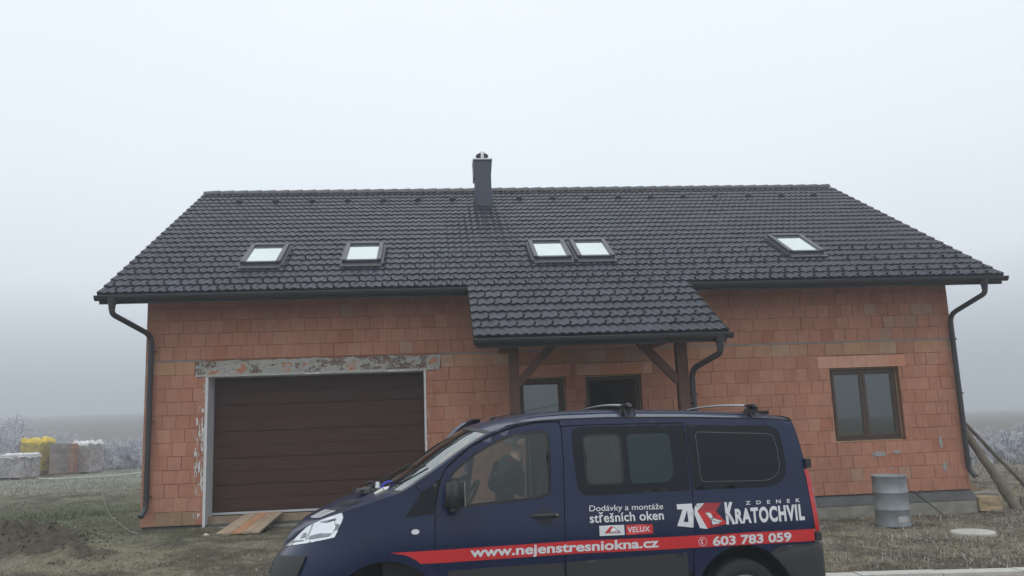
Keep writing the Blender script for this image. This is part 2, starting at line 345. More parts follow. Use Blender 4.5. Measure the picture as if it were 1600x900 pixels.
n5 = t.nodes.new('ShaderNodeTexNoise'); n5.inputs['Scale'].default_value = .8; n5.inputs['Detail'].default_value = 6; t.links.new(tcn.outputs['Object'], n5.inputs['Vector']); m5 = t.nodes.new('ShaderNodeMapRange'); m5.inputs['From Min'].default_value = .3; m5.inputs['From Max'].default_value = .7; m5.inputs['To Min'].default_value = .88; m5.inputs['To Max'].default_value = 1.1; t.links.new(n5.outputs[0], m5.inputs[0]); mm_ = t.nodes.new('ShaderNodeMath'); mm_.operation = 'MULTIPLY'; t.links.new(mr_.outputs[0], mm_.inputs[0]); t.links.new(m5.outputs[0], mm_.inputs[1])
sv = t.nodes.new('ShaderNodeVectorMath'); sv.operation = 'SCALE'; t.links.new(src, sv.inputs[0]); t.links.new(mm_.outputs[0], sv.inputs['Scale']); t.links.new(sv.outputs[0], b.inputs['Base Color'])
M_mort = mat('grey_mortar', (.27, .26, .245), .95, noise=(20, .25), bump=(50, .6, .008))
M_conc = mat('plinth_concrete', (.25, .24, .205), .95, noise=(3.5, .35, 6), bump=(30, .6, .01))
M_memb = mat('bitumen_membrane', (.075, .075, .075), .6, noise=(4, .3, 5), bump=(12, .4, .01))
OPEN = [(1.13, 5.22, -.3, 2.72), (7.0, 7.95, 1.15, 2.49), (8.35, 9.46, -.3, 2.50), (13.33, 14.79, 1.02, 2.485)]
LINT = [(6.88, 8.06, 2.49, 2.745), (8.16, 9.70, 2.50, 2.745), (13.10, 14.96, 2.485, 2.735), (.90, 5.54, 2.72, 2.985)]
def sub(r, o):
    x0, x1, z0, z1 = r; a0, a1, c0, c1 = o
    if a1 <= x0 or a0 >= x1 or c1 <= z0 or c0 >= z1: return [r]
    out = []
    if a0 > x0: out.append((x0, a0, z0, z1))
    if a1 < x1: out.append((a1, x1, z0, z1))
    m0, m1 = max(x0, a0), min(x1, a1)
    if c0 > z0: out.append((m0, m1, z0, c0))
    if c1 < z1: out.append((m0, m1, c1, z1))
    return [q for q in out if q[1]-q[0] > .012 and q[3]-q[2] > .012]
V = []; F = []; CC = []
def slab(r, y0, y1, col, tilt=0):
    x0, x1, z0, z1 = r; n = len(V); c = .003
    if y1-y0 < .05: # block face with chamfered edge
        V.extend([(x0, y1, z0), (x1, y1, z0), (x1, y1, z1), (x0, y1, z1), (x0, y0+c, z0), (x1, y0+c, z0), (x1, y0+c, z1), (x0, y0+c, z1), (x0+c, y0+tilt, z0+c), (x1-c, y0-tilt, z0+c), (x1-c, y0-tilt, z1-c), (x0+c, y0+tilt, z1-c)])
        for a in range(4):
            bb = (a+1) % 4; F.append((n+a, n+bb, n+4+bb, n+4+a)); F.append((n+4+a, n+4+bb, n+8+bb, n+8+a))
        F.append((n+8, n+9, n+10, n+11)); CC.extend([col]*12)
    else:
        V.extend([(x0, y0, z0), (x1, y0, z0), (x1, y0, z1), (x0, y0, z1), (x0, y1, z0), (x1, y1, z0), (x1, y1, z1), (x0, y1, z1)])
        F.extend([(n, n+1, n+2, n+3), (n+5, n+4, n+7, n+6), (n, n+3, n+7, n+4), (n+1, n+5, n+6, n+2), (n+3, n+2, n+6, n+7), (n, n+4, n+5, n+1)]); CC.extend([col]*8)
PAL = [((.435, .203, .135), 7), ((.45, .218, .146), 5), ((.42, .190, .124), 4), ((.46, .235, .158), 1.6), ((.40, .24, .17), .35), ((.41, .170, .105), .5)]
PALW = [((.44, .24, .15), 3), ((.42, .20, .12), 2), ((.44, .28, .19), 1.6), ((.46, .26, .15), 2)]
def pick(P): return np.array(random.choices([p[0] for p in P], [p[1] for p in P])[0])*random.uniform(.96, 1.04)
rows = [(k*.25, (k+1)*.25) for k in range(12)]+[(3.03+k*.25, 3.28+k*.25) for k in range(5)]
for k, (z0, z1) in enumerate(rows):
    u_shell = (k == 11); wd = .375 if u_shell else .25
    x = -.125*(k % 2)-.04*((k*7) % 3)
    while x < HW:
        x1 = x+wd*random.uniform(.985, 1.015); g = random.choice([.002, .002, .003, .004, .004, .009]) if random.random() > .05 else .016
        a0, a1 = max(x, 0), min(x1-g, HW)
        if a1-a0 > .03:
            rs = [(a0, a1, z0+.002, z1-random.choice([.003, .003, .004, .008]))]
            for o in OPEN+LINT: rs = [q for r_ in rs for q in sub(r_, o)]
            col = pick(PALW if u_shell else PAL) if not (k == 0 and x < .95 and x > .2) else np.array([.33, .215, .135]); dy = random.uniform(-.004, .004); tl = random.uniform(-.0015, .0015)
            for r_ in rs: slab(r_, dy, .03, col, tl)
        x = x1
for (x0, x1, z0, z1) in LINT[:3]:      # clay lintels in pale pieces
    xx = x0
    while xx < x1-.02:
        xe = min(xx+random.choice([.3, .42, .5]), x1)
        if x1-xe < .1: xe = x1
        slab((xx, xe-.003, z0+.004, z1-.008), -.006, .03, pick([((.58, .27, .18), 2), ((.60, .33, .23), 2), ((.55, .25, .15), 1)])); xx = xe
# the wall body behind the block faces, cut by the openings; coloured like the joints
xs = sorted({0, HW, *[v for o in OPEN for v in o[:2]]}); zs = sorted({0, 4.60, *[v for o in OPEN for v in o[2:] if v > 0]})
for i in range(len(xs)-1):
    for j in range(len(zs)-1):
        cx_, cz_ = (xs[i]+xs[i+1])/2, (zs[j]+zs[j+1])/2
        if any(o[0] < cx_ < o[1] and o[2] < cz_ < o[3] for o in OPEN): continue
        slab((xs[i], xs[i+1], zs[j], zs[j+1]), .013, .44, (.27, .125, .08))
mesh_np('front_wall', np.array(V), np.array(F), M_brick, house, col=np.array(CC))
# gables and rear wall
def gable(x0, x1, name):
    global V, F, CC
    V = []; F = []; CC = []
    for k in range(32):
        z0, z1 = k*.25, k*.25+.247
        lo = max(.03, (z1-4.52)/.568) if z1 > 4.5 else .03; hi = HD-.03-(lo-.03)
        if hi-lo < .3: break
        y = lo
        while y < hi:
            y1 = min(y+.25, hi); n = len(V); col = pick(PAL); o_ = random.uniform(-.003, .003)
            if name == 'left': xa = x0+o_; V.extend([(xa, y1-.003, z0), (xa, y, z0), (xa, y, z1), (xa, y1-.003, z1)])
            else: xa = x1+o_; V.extend([(xa, y, z0), (xa, y1-.003, z0), (xa, y1-.003, z1), (xa, y, z1)])
            F.append((n, n+1, n+2, n+3)); CC.extend([col]*4); y = y1
    n = len(V); i0, i1 = (x0+.012, x1) if name == 'left' else (x0, x1-.012)
    out = [(.03, 0), (HD-.03, 0), (HD-.03, 4.55), (RY, 7.86), (.03, 4.55)]
    for xx in (i0, i1): V.extend([(xx, a, c) for a, c in out]); CC.extend([(.22, .10, .065)]*5)
    for a in range(5): bb = (a+1) % 5; F.append((n+a, n+bb, n+5+bb, n+5+a))
    F.append((n, n+1, n+2, n+4)); F.append((n+2, n+3, n+4, n+4)[:4]); F.append((n+5, n+6, n+7, n+9)); F.append((n+7, n+8, n+9, n+9))
    m = MB(); m.v = V; m.f = [tuple(dict.fromkeys(f)) for f in F]; m.sm = [False]*len(F); o = m.build('gable_wall', M_brick, house)
    a = o.data.color_attributes.new('tint', 'FLOAT_COLOR', 'POINT'); c4 = np.ones((len(V), 4), np.float32); c4[:, :3] = np.array(CC); a.data.foreach_set('color', c4.ravel())
gable(0, .44, 'left'); gable(HW-.44, HW, 'right')
V = []; F = []; CC = []; slab((0.45, HW-.45, 0, 4.5), HD-.44, HD-.04, (.40, .17, .1)); mesh_np('rear_wall', np.array(V), np.array(F), M_brick, house, col=np.array(CC))
m = MB(); m.box(.46, HW-.46, .46, HD-.46, -.12, .0); m.build('floor_slab', mat('darkened_floor', (.07, .065, .06), .9), house)  # indoor shade put into the dark floor, ceiling and partition colours
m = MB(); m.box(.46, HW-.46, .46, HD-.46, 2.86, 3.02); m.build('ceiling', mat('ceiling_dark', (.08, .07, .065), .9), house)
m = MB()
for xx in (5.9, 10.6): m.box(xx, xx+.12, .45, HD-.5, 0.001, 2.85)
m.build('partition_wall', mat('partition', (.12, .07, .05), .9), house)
m = MB(); m.box(0.02, 1.1, .006, .03, 3.0, 3.028); m.box(5.5, HW-.01, -.006, .03, 3.001, 3.029); m.build('mortar_course', M_mort, house)
# plinth: membrane and concrete strip, stepping down with the ground
m = MB(); m.box(.01, HW+.02, .02, .44, -.75, -.20, M_conc); m.box(.02, HW, .035, .43, -.20, -.012, M_memb)
m.box(10.2, HW+.06, -.05, .02, -.75, -.215, M_conc)
vs = [(10.2, -.045, -.205), (HW+.10, -.045, -.205), (HW+.02, .03, -.02), (10.2, .03, -.02)]; m.add(vs, [(0, 1, 2, 3)], False, M_memb); m.add([(HW+.10, -.045, -.205), (HW+.10, .4, -.205), (HW+.02, .4, -.02), (HW+.02, .03, -.02)], [(0, 1, 2, 3)], False, M_memb)
m.build('plinth', None, house)

# rough plaster over the garage lintel, smears beside the jambs, grey dabs
def rough_patch(name, x0, x1, z0, z1, cell, fn, mt, y=-.012, parent=house):
    nx_ = int((x1-x0)/cell)+1; nz_ = int((z1-z0)/cell)+1
    X, Z = np.meshgrid(np.linspace(x0, x1, nx_), np.linspace(z0, z1, nz_)); h, keep, col = fn(X, Z)
    Vv = np.stack([X, y-h, Z], -1).reshape(-1, 3); i, j = np.meshgrid(np.arange(nx_-1), np.arange(nz_-1)); q = (j*nx_+i).ravel()
    Fv = np.stack([q, q+1, q+nx_+1, q+nx_], 1); kk = keep.ravel(); Fv = Fv[kk[Fv].all(1)]
    return mesh_np(name, Vv, Fv, mt, parent, smooth=False, col=col.reshape(-1, 3))
M_plas = mat('rough_plaster', rough=.95, spec=.1, attr='tint', noise=(40, .2), bump=(90, .5, .004))
def f_lint(X, Z):
    hc = np.sin(X*230+Z*60)*np.sin(Z*300-X*40)
    n = fbm(X*5, Z*9, 4, 5); n2_ = fbm(X*22, Z*26, 3, 8); edge = fbm(X*4, Z*4, 3, 19)*.09
    dx = np.minimum(X-.88, 5.56-X); dz = 0
    keep = (dx > edge*.8) & ((3.02-Z) > edge*.9-.01)
    C0 = np.where((n[..., None] > .53) & (n2_[..., None] > .36) & ((hc[..., None] > -.15) | (n[..., None] > .66)), np.array([.19, .115, .09]), np.array([.40, .39, .36]))
    C0 = np.where((n[..., None] < .34) & (n2_[..., None] < .6) & (Z[..., None] < 2.93), np.array([.46, .22, .14]), C0)
    C0 = C0*(.8+.4*n2_[..., None]); C0 = np.where(Z[..., None] < 2.738, np.array([.45, .45, .43]), C0)
    return .012+.016*n2_-.018*((n > .57) & (n2_ > .36)), keep, C0
rough_patch('lintel_plaster', .88, 5.56, 2.705, 3.02, .0075, f_lint, M_plas, y=.0)
def f_smear(seed, th):
    def fn(X, Z):
        n = fbm(X*55, Z*11, 3, seed); m_ = fbm(X*5, Z*2.2, 2, seed+3); band = .5+.5*(X-X.min())/(X.max()-X.min())
        keep = n*.65+m_*.5+.10*(band-.5) > th
        return .002*n, keep, np.broadcast_to(np.array([.62, .62, .60]), X.shape+(3,))*(.8+.3*n[..., None])
    return fn
rough_patch('plaster_smear', .93, 1.12, .1, 2.68, .006, f_smear(3, .555), M_plas, y=-.0075)
rough_patch('plaster_smear', 5.225, 5.42, .1, 2.68, .007, f_smear(33, .61), M_plas, y=-.0075)
def f_blob(cx, cz, a, c, seed):
    def fn(X, Z):
        d = ((X-cx)/a)**2+((Z-cz)/c)**2+(fbm(X*30, Z*30, 3, seed)-.5)*1.2
        return .004+0*X, d < .8, np.broadcast_to(np.array([.33, .33, .32]), X.shape+(3,))
    return fn
for k, (cx, cz, a, c) in enumerate([(14.19, .76, .17, .06), (14.56, .79, .08, .05), (15.50, .93, .05, .14), (15.53, .46, .05, .11), (14.42, .48, .04, .03)]):
    rough_patch('mortar_dab', cx-.25, cx+.25, cz-.2, cz+.2, .009, f_blob(cx, cz, a, c, 60+k), M_plas, y=-.008)

# garage: reveals, door, board in the threshold
M_white = mat('white_plaster', (.62, .63, .65), .85, noise=(9, .08)); M_alu = mat('aluminium_strip', (.72, .73, .76), .35, metal=.3)
m = MB(); m.box(1.105, 1.155, -.012, .46, -.06, 2.735); m.box(5.195, 5.235, -.008, .46, -.06, 2.735); m.box(1.155, 5.195, -.01, .46, 2.695, 2.725); m.build('garage_reveal', M_white, house)
gd = MB(); M_gd = bpy.data.materials.new('wood_grain_foil'); M_gd.use_nodes = True; t = M_gd.node_tree; b = t.nodes['Principled BSDF']; b.inputs['Roughness'].default_value = .55; b.inputs['Specular IOR Level'].default_value = .25
tcn = t.nodes.new('ShaderNodeTexCoord'); mp = t.nodes.new('ShaderNodeMapping'); mp.inputs['Scale'].default_value = (.6, 1, 14); t.links.new(tcn.outputs['Object'], mp.inputs[0])
nn = t.nodes.new('ShaderNodeTexNoise'); nn.inputs['Scale'].default_value = 2.2; nn.inputs['Detail'].default_value = 8; nn.inputs['Distortion'].default_value = .6; t.links.new(mp.outputs[0], nn.inputs[0])
cr = t.nodes.new('ShaderNodeValToRGB'); cr.color_ramp.elements[0].position = .2; cr.color_ramp.elements[0].color = (.034, .0118, .007, 1); cr.color_ramp.elements[1].position = .85; cr.color_ramp.elements[1].color = (.086, .0305, .018, 1)
t.links.new(nn.outputs[0], cr.inputs[0]); t.links.new(cr.outputs[0], b.inputs['Base Color'])
zz = .165; k = 0
while zz < 2.75:
    lo_, hi_ = (.011, .003) if k % 2 == 0 else (.003, .011)
    gd.box(1.0, 5.35, .462, .50, zz+lo_, zz+.25-hi_, bev=.0035); gd.box(1.0, 5.35, .492, .51, zz-.012, zz+.012); zz += .25; k += 1
gdo = gd.build('garage_door', M_gd, house)
m = MB(); m.box(1.16, 5.19, .44, .50, .122, .160); m.build('bottom_seal', M_alu, gdo)
M_board = mat('formwork_board', (.30, .22, .15), .85, noise=(5, .3, 6), bump=(40, .4, .003))
m = MB(); m.box(1.16, 5.19, .17, .20, -.05, .125, bev=.004); m.build('threshold_board', M_board, house)
m = MB(); m.box(1.12, 5.22, -.10, .17, -.16, -.055, bev=.008); m.build('threshold_slab', M_conc, house)

# windows and entrance door
M_frame = mat('brown_window_frame', (.062, .032, .020), .45, noise=(30, .15)); M_foam = mat('mounting_foam', (.55, .45, .22), .9, bump=(60, .6, .006))
M_wglass = glassmat('window_glass', (.40, .42, .44), .17)
def window(x0, x1, z0, z1, y, sashes, foam=True):
    m = MB(); f = .055
    m.box(x0, x1, y, y+.075, z1-f, z1); m.box(x0, x1, y, y+.075, z0, z0+f); m.box(x0, x0+f, y, y+.075, z0+f, z1-f); m.box(x1-f, x1, y, y+.075, z0+f, z1-f)
    fr = m.build('window', M_frame, house)
    xi0, xi1 = x0+f, x1-f; n = sashes; wd = (xi1-xi0)/n
    for k in range(n):
        a, c = xi0+k*wd+.003, xi0+(k+1)*wd-.003; s = .062; m = MB(); zt, zb = z1-f-.003, z0+f+.003; yy = y-.012
        for bx in ((a, c, zt-s, zt), (a, c, zb, zb+s), (a, a+s, zb+s, zt-s), (c-s, c, zb+s, zt-s)): m.box(bx[0], bx[1], yy, yy+.06, bx[2], bx[3], bev=.006)
        m.build('sash', M_frame, fr)
        m = MB(); m.box(a+s-.005, c-s+.005, yy+.022, yy+.030, zb+s-.005, zt-s+.005); m.build('pane', M_wglass, fr)
    if foam:
        m = MB(); m.box(x0-.004, x1+.012, y+.004, y+.06, z1, z1+.014); m.box(x1, x1+.013, y+.004, y+.06, z0, z1); m.box(x0-.004, x1+.01, y+.003, y+.05, z0-.012, z0); m.build('foam_joint', M_foam, fr)
    return fr
wr = window(13.342, 14.775, 1.035, 2.468, .125, 2); window(7.01, 7.93, 1.17, 2.474, .125, 1)
# blue sticker stroke and reveal
m = MB(); dfr = .075; x0, x1, z1, y = 8.37, 9.445, 2.485, .14
m.box(x0, x1, y, y+.08, z1-dfr, z1); m.box(x0, x0+dfr, y, y+.08, .02, z1-dfr); m.box(x1-dfr, x1, y, y+.08, .02, z1-dfr); m.box(x0+dfr, x1-dfr, y, y+.08, .0, .03)
df = m.build('entrance_door', M_frame, house)
m = MB(); mt = Matrix.Translation((x1-dfr, y+.08, 0)) @ Matrix.Rotation(rad(-68), 4, 'Z'); m.box(-.92, 0, 0, .06, .03, 2.40, bev=.006, mtx=mt); m.build('door_leaf', M_frame, df)
m = MB(); m.box(x0-.004, x1+.01, y+.004, y+.05, z1, z1+.012); m.box(x1, x1+.014, y+.004, y+.05, .02, z1); m.build('foam_joint', M_foam, df)

# ---- roof
GA = .3455; NR_ = 22; NP = 7
M_tile = mat('anthracite_tiles', (.050, .051, .058), .36, spec=.18, attr='tint', noise=(1.3, .35, 8), bump=(120, .15, .002))
def prof(x):
    p = (x/.15) % 1.0; h = .023*(.5+.5*np.cos(2*np.pi*p))**1.1
    qd = np.abs(((x/.30+.30) % 1.0)-.5)*.30; return h-.006*np.exp(-(qd/.006)**2)
def tiles(name, x0, x1, r0, r1, lift=0.0, seg=10):
    Vv = []; Fv = []; Cv = []; base = 0
    n = int(round((x1-x0)/.15))*seg+1; X = np.linspace(x0, x1, n); H = prof(X)
    tid = np.floor((X-x0)/.30+1e-6).astype(int)
    for j in range(r0, r1):
        rr = np.random.RandomState(j+r0*50); tl = rr.uniform(-.003, .003, tid.max()+2)[tid]; tc_ = rr.uniform(.75, 1.25, tid.max()+2)[tid]
        for s, h in ((j*GA-.0, .000), ((j+1)*GA-.03, .022), ((j+1)*GA, .023), ((j+1)*GA+.004, .008), ((j+1)*GA+.004, -.012)):
            hh = (H*(1 if h > .0 else .9)+h+tl+lift) if h > -.01 else np.full(n, h+lift)
            if h == .008: hh = H*.6+h+lift
            P = np.stack([X, RY+RD.y*s+RN.y*hh, RZ+RD.z*s+RN.z*hh], 1); Vv.append(P); Cv.append(np.stack([.016*tc_, .018*tc_, .029*tc_], 1))
        for k in range(4):
            q = base+k*n+np.arange(n-1); Fv.append(np.stack([q+n, q+n+1, q+1, q], 1))
        # verge pieces at both ends
        base += 5*n
    for xe, sg in ((x0, -1), (x1, 1)):
        for j in range(r0, r1):
            a0, a1 = j*GA-.0, (j+1)*GA+.004; xo = xe+sg*.012
            P = [rp(xe, a0, .004+lift), rp(xe, a1, .036+lift), rp(xe, a1, -.125+lift), rp(xe, a0, -.155+lift), rp(xo, a0, .008+lift), rp(xo, a1, .042+lift), rp(xo, a1, -.125+lift), rp(xo, a0, -.155+lift)]
            Vv.append(np.array([list(p_) for p_ in P])); Cv.append(np.full((8, 3), .028))
            f_ = np.array([(4, 5, 6, 7), (0, 1, 5, 4), (1, 2, 6, 5), (3, 2, 1, 0), (7, 6, 2, 3), (4, 7, 3, 0)]); Fv.append(base+f_); base += 8
    return mesh_np(name, np.concatenate(Vv), np.concatenate(Fv), M_tile, house, smooth=False, col=np.concatenate(Cv))
RX0, RX1 = -.63, 16.77; PX0, PX1 = 6.07, 10.27
ro = tiles('roof', RX0, RX1, 0, NR_); ro.data.polygons.foreach_set('use_smooth', [True]*len(ro.data.polygons))
pr = tiles('porch_roof', PX0, PX1, NR_, NR_+NP)
for o in (ro, pr):
    o.data.polygons.foreach_set('use_smooth', [True]*len(o.data.polygons))
    try:
        o.data.set_sharp_from_angle(angle=rad(38))
    except Exception as ex: print('sharp', ex)
# rear slope, under-roof boarding
m = MB(); m.add([(RX0, RY, RZ), (RX1, RY, RZ), (RX1, 2*RY-EY, EZ), (RX0, 2*RY-EY, EZ)], [(0, 1, 2, 3)]); m.build('rear_roof', M_tile, house)
M_wood = mat('stained_timber', (.095, .040, .026), .7, noise=(7, .3, 6), bump=(30, .3, .003)); M_soff = mat('roof_boarding', (.085, .055, .042), .85, noise=(6, .3))
def bslab(name, x0, x1, s0, s1, h0, h1, mt):
    m = MB(); vs = [rp(x, s, h) for h in (h0, h1) for s in (s0, s1) for x in (x0, x1)]
    m.add(vs, [(0, 2, 3, 1), (4, 5, 7, 6), (0, 1, 5, 4), (2, 6, 7, 3), (0, 4, 6, 2), (1, 3, 7, 5)]); return m.build(name, mt, house)
bslab('roof_boarding', RX0+.03, RX1-.03, .05, NR_*GA-.03, -.045, -.02, M_soff)
bslab('porch_boarding', PX0+.03, PX1-.03, NR_*GA-.02, (NR_+NP)*GA-.03, -.045, -.02, M_soff)
def rafter(x, s0, s1, w_=.10, h_=.15):
    m = MB(); vs = [rp(x+dx, s, h) for h in (-.046-h_, -.046) for s in (s0, s1) for dx in (-w_/2, w_/2)]
    m.add(vs, [(0, 2, 3, 1), (4, 5, 7, 6), (0, 1, 5, 4), (2, 6, 7, 3), (0, 4, 6, 2), (1, 3, 7, 5)]); m.build('rafter', M_soff, house)
for k in range(17):
    x = .25+k*.97
    if PX0 < x < PX1: continue
    rafter(x, 6.2, 7.50)
for k in range(5): rafter(PX0+.16+k*.97, 6.2, (NR_+NP)*GA-.14)
m = MB(); m.box(RX0+.02, PX0-.01, EY+.045, EY+.07, EZ-.18, EZ-.03); m.box(PX1+.01, RX1-.02, EY+.045, EY+.07, EZ-.18, EZ-.03)
PE_ = rp(0, (NR_+NP)*GA); m.box(PX0+.02, PX1-.02, PE_.y+.045, PE_.y+.07, PE_.z-.18, PE_.z-.03); 
M_blk = mat('black_coated_metal', (.020, .021, .025), .35, spec=.5); M_dp = mat('dark_pipe_metal', (.030, .029, .034), .38)
m.build('fascia', M_blk, house)
def gutter(x0, x1, ye, ze_):
    m = MB(); seg = 10; yc = ye-.055; zc = ze_-.055; R_ = .072; vs = []; 
    for x in (x0, x1):
        for rr in (R_, R_-.004):
            for k in range(seg+1):
                a = math.pi+math.pi*k/seg; vs.append((x, yc+rr*math.cos(a), zc+rr*math.sin(a)*1.15))
    n = seg+1
    for k in range(seg): m.add([], [])
    fs = []
    for k in range(seg): fs += [(k, k+1, 2*n+k+1, 2*n+k), (n+k+1, n+k, 3*n+k, 3*n+k+1)]
    fs += [(0, 2*n, 3*n, n), (seg, n+seg, 3*n+seg, 2*n+seg)]
    m.add(vs, fs, True); m.tube([(x0, yc-R_, zc+.002), (x1, yc-R_, zc+.002)], .010, 8)
    for x in (x0, x1): m.add([(x, yc, zc)]+[(x, yc+R_*math.cos(math.pi+math.pi*k/seg), zc+1.15*R_*math.sin(math.pi+math.pi*k/seg)) for k in range(n)], [(0, k+1, k+2) for k in range(seg)])
    x = x0+.4
    while x < x1: m.box(x-.012, x+.012, yc-R_-.006, yc+R_, zc-.002, zc+.006); x += .9
    return m.build('gutter', M_blk, house)
gutter(RX0-.015, PX0-.02, EY, EZ); gutter(PX1+.03, RX1+.02, EY, EZ); gutter(PX0-.02, PX1+.05, PE_.y, PE_.z)
def dpipe(P, name='downpipe', clips=()):
    m = MB(); m.tube(roundpath(P, .17, 7), .050, 14)
    a = Vector(P[0]); m.tube([a+Vector((0, 0, .11)), a+Vector((0, 0, .02)), a-Vector((0, 0, .03)), a-Vector((0, 0, .10))], [.085, .075, .060, .055], 12)
    for p in clips: m.tube([(p[0], p[1], p[2]-.02), (p[0], p[1], p[2]+.02)], .057, 14); m.box(p[0]+.05, p[0]+.085, p[1]-.008, p[1]+.05, p[2]-.014, p[2]+.014)
    e = Vector(P[-1]); d = (e-Vector(P[-2])).normalized()
    m.tube([e-d*.04, e], .056, 14); return m.build(name, M_dp, house)
gy0 = EY-.055
dpipe([(-.345, gy0, EZ-.20), (-.345, gy0, 3.83), (.125, -.095, 3.50), (.125, -.095, .33), (.07, -.20, .20)], clips=[(.125, -.095, z) for z in (3.2, 1.9, .55)])
dpipe([(16.30, gy0, EZ-.20), (16.30, gy0, 3.83), (15.97, -.095, 3.50), (15.97, -.095, .40), (16.03, -.20, .25)], clips=[(15.97, -.095, z) for z in (3.0, 1.9, .6)])
# porch timber
PYY = -2.2
def post(x, wx):
    m = MB(); m.box(x-wx/2, x+wx/2, PYY-.08, PYY+.08, -.22, 2.96, bev=.008); m.build('porch_post', M_wood, house)
post(6.745, .165); post(9.635, .185)
m = MB(); m.box(6.15, 10.20, PYY-.085, PYY+.085, 2.965, 3.13, bev=.008); m.build('porch_beam', M_wood, house)
for x in (6.745, 9.635):
    m = MB(); m.box(x-.08, x+.08, PYY+.09, -.0, 2.985, 3.12, bev=.006); m.build('porch_beam', M_wood, house)
m = MB(); m.beam((6.80, PYY, 2.27), (7.50, PYY, 2.99), .13, .13, up=(0, 1, 0)); m.build('brace', M_wood, house)
m = MB(); m.beam((9.56, PYY, 2.24), (8.86, PYY, 2.99), .13, .13, up=(0, 1, 0)); m.build('brace', M_wood, house)
gyp = PE_.y-.055
dpipe([(10.10, gyp, PE_.z-.20), (10.10, gyp, PE_.z-.37), (9.80, PYY-.02, 2.42), (9.80, PYY-.02, .1), (9.84, PYY-.1, .02)], clips=[(9.80, PYY-.02, 2.0), (9.80, PYY-.02, .9)])
# ridge caps
def ridge(x0, x1):
    m = MB(); x = x0; seg = 10
    while x < x1-.1:
        L = min(.42, x1-x); vs = []
        for xx, r_ in ((x, .112), (x+L*.94, .136), (x+L, .136), (x+L, .110)):
            for k in range(seg+1):
                a = math.pi*k/seg; vs.append((xx, RY+r_*math.cos(a)*1.05, RZ-.035+r_*math.sin(a)))
        n = seg+1; m.add(vs, [(j*n+k, j*n+k+1, (j+1)*n+k+1, (j+1)*n+k) for j in range(3) for k in range(seg)], True)
        m.add([(x, RY, RZ-.035)]+vs[:n], [(0, k+2, k+1) for k in range(seg)])
        x += .36
    return m
CHX0, CHX1 = 6.49, 6.97; CHY0, CHY1 = 4.36, 4.92
M_ridge = mat('ridge_tile', (.048, .049, .056), .45); 
ridge(RX0-.01, RX1-.06).build('ridge_cap', M_ridge, house)
# vent tiles below the ridge
def vent_tile(x):
    m = MB(); n = 8; vs = []
    for s, r_, h in ((.84, .02, .01), (.92, .06, .04), (1.0, .085, .062), (1.02, .085, .055), (1.02, .08, .0)):
        for k in range(n+1):
            a = math.pi*k/n; vs.append(rp(x+r_*math.cos(a), s, .03+h*math.sin(a)))
    m.add(vs, [(j*(n+1)+k, j*(n+1)+k+1, (j+1)*(n+1)+k+1, (j+1)*(n+1)+k) for j in range(4) for k in range(n)], True)
    return m.build('roof_vent', M_tile2, house)
M_tile2 = mat('tile_accessory', (.024, .025, .030), .5)
for x in [.47, 1.40, 2.33, 3.24, 4.15, 5.05, 5.95, 7.70, 8.59, 9.48, 10.37, 11.26, 12.15, 13.04, 13.96, 14.88, 15.8]: vent_tile(x)
# snow guards: a hoop-shaped stop on every tile
def sg_verts(x, s):
    w2, L, hh = .014, .075, .046; o = []
    A = [(x-w2, s-L, .030), (x+w2, s-L, .030), (x+w2, s, .034), (x-w2, s, .034), (x-w2*.8, s-.004, .034+hh), (x+w2*.8, s-.004, .034+hh), (x-w2, s-L, .040), (x+w2, s-L, .040)]
    return [rp(*a) for a in A], [(0, 1, 2, 3), (3, 2, 5, 4), (6, 4, 5, 7), (0, 3, 4, 6), (1, 7, 5, 2), (0, 6, 7, 1)]
SKY = [(1.59, 2.41), (3.58, 4.39), (7.48, 8.26), (8.38, 9.17), (12.88, 13.72)]
cand = []
for ri, (row, off) in enumerate([(16, 0), (18, .15), (20, 0), (21, .15)]):
    x = RX0+.15+off
    while x < RX1-.1:
        s = row*GA+.30
        if not (row in (16, 18) and any(a-.25 < x < c+.25 for a, c in SKY)): cand.append((x, s, row))
        x += .30
for ri, (row, off) in enumerate([(23, .15), (24, 0), (26, .15), (27, 0)]):
    x = PX0+.13+off
    while x < PX1-.08: cand.append((x, row*GA+.30, row)); x += .30
cand.sort(key=lambda c: -c[2])
sgm = None
for i, (x, s, row) in enumerate(cand[:100]):
    if sgm is None:
        vs, fs = sg_verts(0, 0); o0 = rp(0, 0); m = MB(); m.add([v-o0 for v in vs], fs); sg = m.build('snow_guard', M_tile2, house); sgm = sg.data
    else:
        sg = bpy.data.objects.new('snow_guard', sgm); COL.objects.link(sg); sg.parent = house
    sg.location = rp(x, s)
m = MB()
for (x, s, row) in cand[100:]: vs, fs = sg_verts(x, s); m.add(vs, fs)
tag(m.build('snow_guards', M_tile2, house), kind='stuff')
